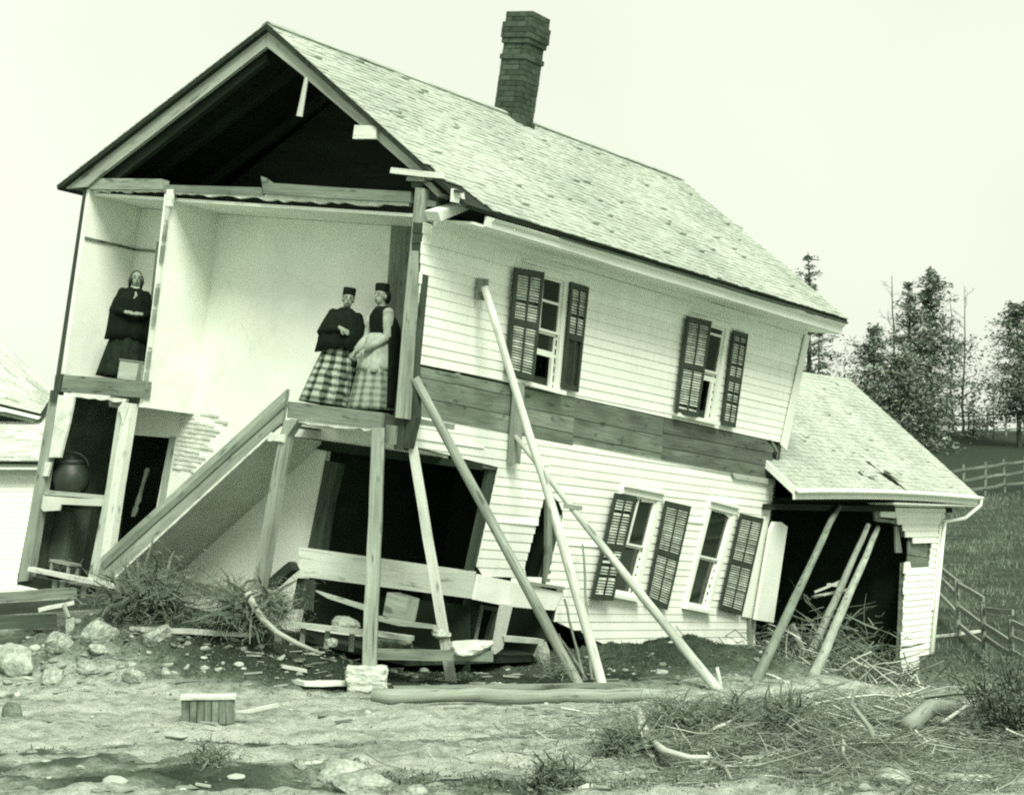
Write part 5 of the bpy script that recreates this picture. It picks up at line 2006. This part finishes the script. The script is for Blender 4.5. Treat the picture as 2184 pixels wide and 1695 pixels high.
for (x0, x1, y0, y1, z0, z1) in ((-.16, .16, 0, .02, 0, .28), (-.16, .16, .22, .24, 0, .28), (-.16, -.14, .02, .22, 0, .28), (.14, .16, .02, .22, 0, .26)):
    mb = MB(); hbox(mb, x0, x1, y0, y1, z0, z1); mb.build('side_board', M['grey_wood'], t)

# slatted crate on the sand
g_ = G(444, 1538)
t = empty('crate', g_)
t.rotation_euler = (0, 0, radians(8))
tag(t, 'square slatted wooden crate standing alone on the sand', 'crate')
cw, cd, chh = .50, .36, .29
for k in range(7):
    x = -cw / 2 + cw * k / 7
    mb = MB(); hbox(mb, x + .004, x + cw / 7 - .004, -cd / 2, -cd / 2 + .018, .0, chh - .03); mb.build('slat', M['mid_wood'], t)
    mb = MB(); hbox(mb, x + .004, x + cw / 7 - .004, cd / 2 - .018, cd / 2, .0, chh - .03); mb.build('slat', M['mid_wood'], t)
for s in (-1, 1):
    mb = MB(); hbox(mb, s * cw / 2 - .012, s * cw / 2 + .012, -cd / 2 + .02, cd / 2 - .02, 0, chh - .03); mb.build('side_board', M['mid_wood'], t)
for k in range(3):
    mb = MB(); hbox(mb, -cw / 2 - .02, cw / 2 + .02, -cd / 2 - .02 + k * .135, -cd / 2 + .108 + k * .135, chh - .03, chh - .005); mb.build('lid_board', M['pale_wood'], t)
mb = MB(); hbox(mb, -cw / 2 - .02, cw / 2 + .02, -cd / 2 - .02, -cd / 2 - .003, -.01, .02); mb.build('bottom_cleat', M['dark_wood'], t)

# ---------------------------------------------------------------- root stumps, brush, weeds
def root_mass(label, px, py, Y, size, seed, n=60, name='root_stump', up=.7, mat='root', clods=26):
    rg = random.Random(seed)
    c = P(px, py, Y)
    if Y < 20:
        c = G(px, py) + V((0, 0, size * .15))
    t = empty(name, c)
    tag(t, label, 'root stump', 'torn root stumps')
    r = MB()
    for _ in range(n):
        d = V((rg.gauss(0, 1), rg.gauss(0, .8), abs(rg.gauss(0, 1)) * up - .15)).normalized()
        L = size * rg.uniform(.4, 1.1)
        p0 = V((rg.gauss(0, .15), rg.gauss(0, .15), rg.uniform(-.05, .15))) * size
        pts = [p0]
        for k in range(4):
            d = (d + V((rg.gauss(0, .35), rg.gauss(0, .35), rg.gauss(-.10, .3)))).normalized()
            pts.append(pts[-1] + d * L / 4)
        q = rg.uniform(.010, .040) * size * 1.6
        r.tube(pts, [q, q * .8, q * .6, q * .4, q * .2], 4, cap=False)
    r.build('roots', M[mat], t)['kind'] = 'stuff'
    me = rock_mesh(seed + 300, size * .55, size * .42, size * .30, 4)
    for v_ in me.vertices:
        v_.co *= 1 + .35 * noise.noise(v_.co * (5 / size) + V((seed, 0, 0))) + .18 * noise.noise(v_.co * (14 / size))
    me.materials.append(M['earth'])
    link('earth_ball', me, t, (0, 0, 0))
    f = MB()
    for _ in range(int(n * 30)):
        p0 = V((rg.gauss(0, .42), rg.gauss(0, .35), rg.gauss(.08, .26))) * size
        d = V((rg.gauss(0, 1), rg.gauss(0, 1), rg.gauss(.1, 1))).normalized() * size * rg.uniform(.06, .22)
        w = d.orthogonal().normalized() * .004
        f.face([p0 - w, p0 + w, p0 + d])
    f.build('rootlets', M['sod'], t)['kind'] = 'stuff'
    return t


root_mass('dark bushy root mass below the foot of the stair', 318, 1282, 22.6, .82, 1, 110)
root_mass('spiky root stump left of the corner timber, roots reaching up and down', 522, 1308, 22.2, .70, 2, 110)
root_mass('shaggy dark root clump right of the spiky root stump', 586, 1300, 22.7, .36, 3, 40)
root_mass('small dark tuft of sod on the sand near the bottom left', 446, 1640, 14.4, .26, 4, 40, mat='sod')
root_mass('dark shaggy stump in the brush pile near the bottom right middle', 1345, 1606, 15.4, .42, 5, 70)
root_mass('second dark stump in the brush, right of and above the first', 1440, 1572, 16.6, .42, 6, 60)
root_mass('dark tangled clump in the middle of the brush at right', 1680, 1570, 16.5, .40, 9, 60)
root_mass('low dark clump at the top of the brush under the ell poles', 1560, 1545, 17.5, .36, 10, 50)
root_mass('pale shredded stump at the bottom edge right of the middle', 1188, 1672, 14.0, .34, 7, 60)
root_mass('dark tuft of earth by the foot of the greenish pole', 1192, 1436, 21.6, .22, 8, 30, mat='sod')


def sticks(mb, cx, cy, sx, sy, n, Lr, rr, rg, zmax=.35, flat=.35, dirx=None):
    for _ in range(n):
        x, y = rg.gauss(cx, sx), rg.gauss(cy, sy)
        if not (9 < y < 40):
            continue
        z = ground_z(x, y) + abs(rg.gauss(0, zmax)) * exp(-((x - cx) / (2 * sx)) ** 2)
        a = rg.uniform(0, pi) if dirx is None else rg.gauss(dirx, .55)
        d = V((cos(a), sin(a) * .8, rg.gauss(0, flat)))
        d.normalize()
        L = rg.uniform(*Lr)
        p0 = V((x, y, z)) - d * L / 2
        pts = [p0]
        for k in range(3):
            d = (d + V((rg.gauss(0, .14), rg.gauss(0, .14), rg.gauss(0, .12)))).normalized()
            pts.append(pts[-1] + d * L / 3)
        for q in pts:
            q.z = max(q.z, ground_z(q.x, q.y) + .004)
        r = rg.uniform(*rr)
        mb.tube(pts, [r, r * .85, r * .6, r * .3], 3, cap=False)


def blades(mb, cx, cy, sx, sy, n, hh, rg, lay=.6, w=.006):
    for _ in range(n):
        x, y = rg.gauss(cx, sx), rg.gauss(cy, sy)
        if not (9 < y < 45):
            continue
        p = on_ground(x, y, -.01)
        L = rg.uniform(*hh)
        d = V((rg.gauss(0, lay), rg.gauss(0, lay), rg.uniform(.25, 1))).normalized() * L
        b = V((rg.uniform(-1, 1), rg.uniform(-.4, .4), 0)).normalized() * w
        m = p + d * .55
        q = p + d + V((d.x * .4, d.y * .4, -.25 * L))
        mb.face([p - b, p + b, m + b * .7, m - b * .7])
        mb.face([m - b * .7, m + b * .7, q])


def stuff(name, label, cat, mb, mat):
    o = mb.build(name, mat)
    tag(o, label, cat, None, 'stuff')
    return o


rg = random.Random(77)
mb = MB()
sticks(mb, 2.6, 16.8, 1.1, 1.2, 2200, (.08, .40), (.002, .007), rg, .06, dirx=-.5)
sticks(mb, 4.2, 17.2, 1.0, 1.5, 2200, (.08, .42), (.002, .007), rg, .06, dirx=-.6)
sticks(mb, 3.2, 14.6, 1.4, .8, 1500, (.06, .35), (.002, .006), rg, .06, dirx=-.5)
mb2 = MB()
sticks(mb2, 2.8, 16.4, 1.3, 1.4, 420, (.1, .5), (.003, .009), rg, .07, dirx=-.6)
sticks(mb2, 4.3, 17.0, 1.0, 1.7, 420, (.1, .5), (.003, .009), rg, .07, dirx=-.7)
sticks(mb2, 3.4, 16.4, 1.4, 1.6, 70, (.3, .9), (.011, .022), rg, .05, .15, dirx=-.6)
sticks(mb2, 4.9, 28.0, .8, 1.6, 160, (.2, .8), (.006, .014), rg, .3, .6)
stuff('bleached_brush', 'pale bleached sticks lying over the brush at lower right', 'brush', mb2, M['pale_twig'])
stuff('brush', 'tangled dry brush and twigs over the lower right ground', 'brush', mb, M['twig'])
mb = MB()
blades(mb, 2.4, 16.4, 1.3, 1.3, 9000, (.03, .13), rg, 1.0, .004)
blades(mb, 4.3, 16.8, 1.2, 1.8, 9000, (.03, .14), rg, 1.0, .004)
blades(mb, 3.0, 14.2, 1.6, .8, 6000, (.03, .10), rg, 1.0, .004)
stuff('dry_grass', 'matted dry grass among the brush at lower right', 'grass', mb, M['straw'])
mb = MB()
for cx_, cy_, sx_, sy_, n_ in ((-3.0, 22.0, 1.1, .4, 2600), (-5.0, 22.2, 1.2, .5, 900), (1.9, 25.2, 1.3, .8, 5200), (.4, 23.2, .8, .5, 800), (-1.0, 22.4, .9, .5, 900), (5.75, 19.2, .35, .9, 4200),
                               (.2, 14.0, .9, .35, 2200), (-.9, 14.5, .5, .25, 700), (2.2, 15.4, .8, .5, 3600), (3.4, 17.4, .8, .6, 3000), (4.4, 16.4, .8, .8, 3200), (3.3, 14.2, 1.0, .5, 2600), (-2.2, 16.5, .9, .10, 500), (-4.6, 15.9, .8, .10, 400), (4.8, 15.2, .6, .6, 1500)):
    blades(mb, cx_, cy_, sx_, sy_, n_, (.02, .09), rg, 1.0, w=.007)
stuff('weeds', 'dark torn sod and weeds on the banks and in the sand', 'weeds', mb, M['weed'])
mb = MB()
sticks(mb, 5.3, 31.2, .75, 1.5, 1500, (.15, .8), (.005, .018), rg, .55, .5)
sticks(mb, 4.8, 28.6, .8, 1.4, 500, (.12, .6), (.005, .014), rg, .15, .5)
stuff('ell_debris', 'heap of splintered wood and branches washed into the open ell', 'debris', mb, M['sod'])
mb = MB()
clus = [(rg.uniform(6, 26), rg.uniform(36, 72)) for _ in range(420)]
for k in range(30000):
    x, y = clus[k % 420]
    x, y = x + rg.gauss(0, .45), y + rg.gauss(0, .5)
    if x / y < .19:
        continue
    p = on_ground(x, y, -.02)
    L = rg.uniform(.06, .26)
    d = V((rg.gauss(0, .5), rg.gauss(0, .5), 1)).normalized() * L
    b = V((.012, 0, 0))
    mb.face([p - b, p + b, p + d])
stuff('hill_grass', 'rough grass on the slope right of the ell', 'grass', mb, M['sod'])

# dark leafless bush at the right edge
def bush(label, x, y, hgt, rad, seed, mat):
    rg_ = random.Random(seed)
    t = empty('bush', on_ground(x, y))
    tag(t, label, 'bush')
    s, l = MB(), MB()
    for _ in range(70):
        a = rg_.uniform(0, 2 * pi)
        d = V((cos(a) * rg_.uniform(.1, .8), sin(a) * rg_.uniform(.1, .8), 1)).normalized()
        pts = [V((rg_.gauss(0, .1), rg_.gauss(0, .1), -.05))]
        L = hgt * rg_.uniform(.6, 1.1)
        for k in range(4):
            d = (d + V((rg_.gauss(0, .15), rg_.gauss(0, .15), rg_.gauss(-.03, .1)))).normalized()
            pts.append(pts[-1] + d * L / 4)
        s.tube(pts, [.012, .010, .008, .005, .003], 3, cap=False)
        for _ in range(34):
            k = rg_.uniform(.25, 1) * 4
            i = min(int(k), 3)
            c = pts[i].lerp(pts[i + 1], k - i) + V((rg_.gauss(0, .05), rg_.gauss(0, .05), rg_.gauss(0, .05)))
            e1 = V((rg_.gauss(0, 1), rg_.gauss(0, 1), rg_.gauss(0, 1))).normalized() * rg_.uniform(.02, .05)
            e2 = e1.orthogonal().normalized() * .012
            l.face([c - e2, c + e2, c + e1])
    s.build('stems', M['bark'], t)['kind'] = 'stuff'
    l.build('foliage', mat, t)['kind'] = 'stuff'


p = G(2164, 1560)
bush('dark brushy bush at the right edge below the hillside', p.x, p.y, .85, .5, 5, M['weed'])
p = G(2190, 1590)
bush('lower dark bush in the right edge of the photo, in front of the tall one', p.x, p.y, .6, .5, 6, M['weed'])


def branch(label, pts, r0, r1, mat, name='branch', cat='branch', group='loose branches'):
    mb = MB()
    n = len(pts)
    sm = []
    for i in range(n - 1):
        for k in range(3):
            sm.append(pts[i].lerp(pts[i + 1], k / 3))
    sm.append(pts[-1])
    m = len(sm)
    mb.tube(sm, [r0 + (r1 - r0) * i / (m - 1) for i in range(m)], 7)
    return thing(name, label, cat, mb, mat, pts[0], group, True)


def gl(pts, dz):
    return [G(x, y) + V((0, 0, dz)) for x, y in pts]


branch('curved pale root arching over the first dark stump in the brush', gl([(1365, 1560), (1380, 1596), (1420, 1622), (1470, 1632), (1512, 1630)], .12), .045, .02, M['pale_wood'])
branch('forked pale stick rising left of the curved pale root', [P(1392, 1612, 15.6), P(1372, 1580, 15.6), P(1362, 1548, 15.6)], .03, .01, M['pale_wood'])
branch('bent bare branch standing in the brush left of the sand patch at right', [G(1878, 1612), G(1878, 1612) + V((-.10, 0, .22)), G(1878, 1612) + V((-.24, 0, .40)), G(1878, 1612) + V((-.20, 0, .52))], .028, .014, M['grey_wood'])
branch('thick short log pointing up to the right at the edge of the sand patch', gl([(1938, 1580), (1985, 1556), (2036, 1528)], .10), .085, .07, M['grey_wood'], 'log', 'log')
branch('thin pale branch arching over the grass at the lower right edge', [G(2010, 1566) + V((0, 0, .05)), G(2060, 1556) + V((0, 0, .16)), G(2135, 1550) + V((0, 0, .14))], .02, .01, M['pale_wood'])
branch('slanting grey stick in the brush below the first dark stump', gl([(1515, 1620), (1545, 1655), (1560, 1690)], .06), .022, .012, M['grey_wood'])
branch('pale splintered stake upright in front of the ell wall', [G(1862, 1468), G(1862, 1468) + V((.02, 0, .25)), G(1862, 1468) + V((.03, 0, .5))], .06, .03, M['pale_wood'], 'stake', 'stake')
branch('short pale stake beside the foot of the pole crossing the lower window', [G(1538, 1462), G(1538, 1462) + V((-.05, 0, .27))], .03, .022, M['pale_wood'], 'stake', 'stake')
branch('long thin pole lying across the brush in front of the ell poles', gl([(1600, 1520), (1720, 1490), (1800, 1476)], .10), .025, .015, M['grey_wood'])
for i, (x0, y0, x1, y1, Y, lab) in enumerate(((1738, 1262, 1800, 1236, 31.5, 'upper pale board heaped inside the open ell'), (1736, 1272, 1812, 1256, 31.3, 'lower pale board heaped inside the open ell'), (1766, 1246, 1796, 1250, 31.2, 'short pale board end on the heap inside the open ell'),
                                            (1690, 1330, 1720, 1400, 29.5, 'slanting splintered board left of the middle ell pole'), (1780, 1410, 1840, 1440, 29.0, 'flat splintered board between the ell poles and the ell wall'), (1700, 1430, 1672, 1400, 28.0, 'broken board leaning between the first two ell poles'))):
    timber('splintered_board', lab, P(x0, y0, Y), P(x1, y1, Y - .1), .16, .04, M['pale_wood' if i < 3 else 'grey_wood'], 'board', 'boards washed into the ell', seed=80 + i, seg=3)


# pebbles and clods
mb = MB()
OCT = [[0, 1, 2], [0, 2, 3], [0, 3, 4], [0, 4, 1], [5, 2, 1], [5, 3, 2], [5, 4, 3], [5, 1, 4]]
for _ in range(7000):
    k = rg.random()
    if k < .55:
        x, y = rg.uniform(-6.5, 6.5), rg.uniform(11.5, 22)
    elif k < .85:
        x, y = rg.gauss(-4.6, 1.4), rg.gauss(22.2, .6)
    else:
        x, y = rg.gauss(1.6, 1.6), rg.gauss(24.2, 1.0)
    r = rg.uniform(.004, .013) if rg.random() < .96 else rg.uniform(.013, .028)
    c = on_ground(x, y, r * .2)
    q = [V((0, 0, .7)), V((1, 0, 0)), V((0, 1, 0)), V((-1, 0, 0)), V((0, -1, 0)), V((0, 0, -.7))]
    a = rg.uniform(0, pi)
    q = [c + Matrix.Rotation(a, 3, 'Z') @ V((p_.x * r * rg.uniform(.7, 1.4), p_.y * r * rg.uniform(.7, 1.4), p_.z * r * rg.uniform(.6, 1.1))) for p_ in q]
    mb.mesh(q, OCT)
stuff('pebbles', 'pebbles and earth clods strewn over the sand and bank', 'pebbles', mb, M['pebble'])


# splinters, chips and mud lumps trodden into the ground
mb = MB()
for _ in range(420):
    x, y = (rg.uniform(-6, 6), rg.uniform(12.5, 21.5)) if rg.random() < .5 else (rg.gauss(-1.5, 2.6), rg.gauss(22.3, .5))
    a = rg.gauss(0, .6)
    L, w = rg.uniform(.05, .26), rg.uniform(.012, .05)
    c = on_ground(x, y, .012)
    d = V((cos(a), sin(a), rg.gauss(0, .08))) * L / 2
    mb.beam(c - d, c + d, w, rg.uniform(.008, .02))
stuff('splinters', 'chips and splinters of wood strewn over the ground', 'splinters', mb, M['pebble'])
mb = MB()
for _ in range(420):
    k = rg.random()
    x, y = (rg.gauss(-4.4, 1.5), rg.gauss(22.3, .55)) if k < .45 else ((rg.uniform(-5.5, 6), rg.uniform(12.6, 20)) if k < .75 else (rg.gauss(1.2, 1.8), rg.gauss(23.6, .9)))
    r = rg.uniform(.012, .042) * (1.3 if k < .45 else 1)
    mb.ellipsoid(on_ground(x, y, r * .1), (r * rg.uniform(.8, 1.7), r * rg.uniform(.7, 1.3), r * rg.uniform(.4, .8)), 8, 5, Matrix.Rotation(rg.uniform(0, 3), 3, 'Z') @ Matrix.Rotation(rg.gauss(0, .4), 3, 'X'))
for _ in range(90):
    x, y = rg.uniform(-5, 5.5), rg.uniform(12.4, 17.5)
    r = rg.uniform(.03, .11)
    mb.ellipsoid(on_ground(x, y, -.01), (r * rg.uniform(.9, 1.9), r * rg.uniform(.7, 1.2), r * rg.uniform(.22, .4)), 9, 6, Matrix.Rotation(rg.uniform(-.5, .5), 3, 'Z') @ Matrix.Rotation(rg.gauss(0, .15), 3, 'X'))
vs2 = []
for p_ in mb.v:
    n_ = noise.noise_vector(V(p_) * 14) * .016 + noise.noise_vector(V(p_) * 45) * .006
    vs2.append((p_[0] + n_.x, p_[1] + n_.y, p_[2] + n_.z))
mb.v = vs2
o = stuff('mud_lumps', 'lumps of mud and small stones over the bank and sand', 'mud', mb, M['lump'])
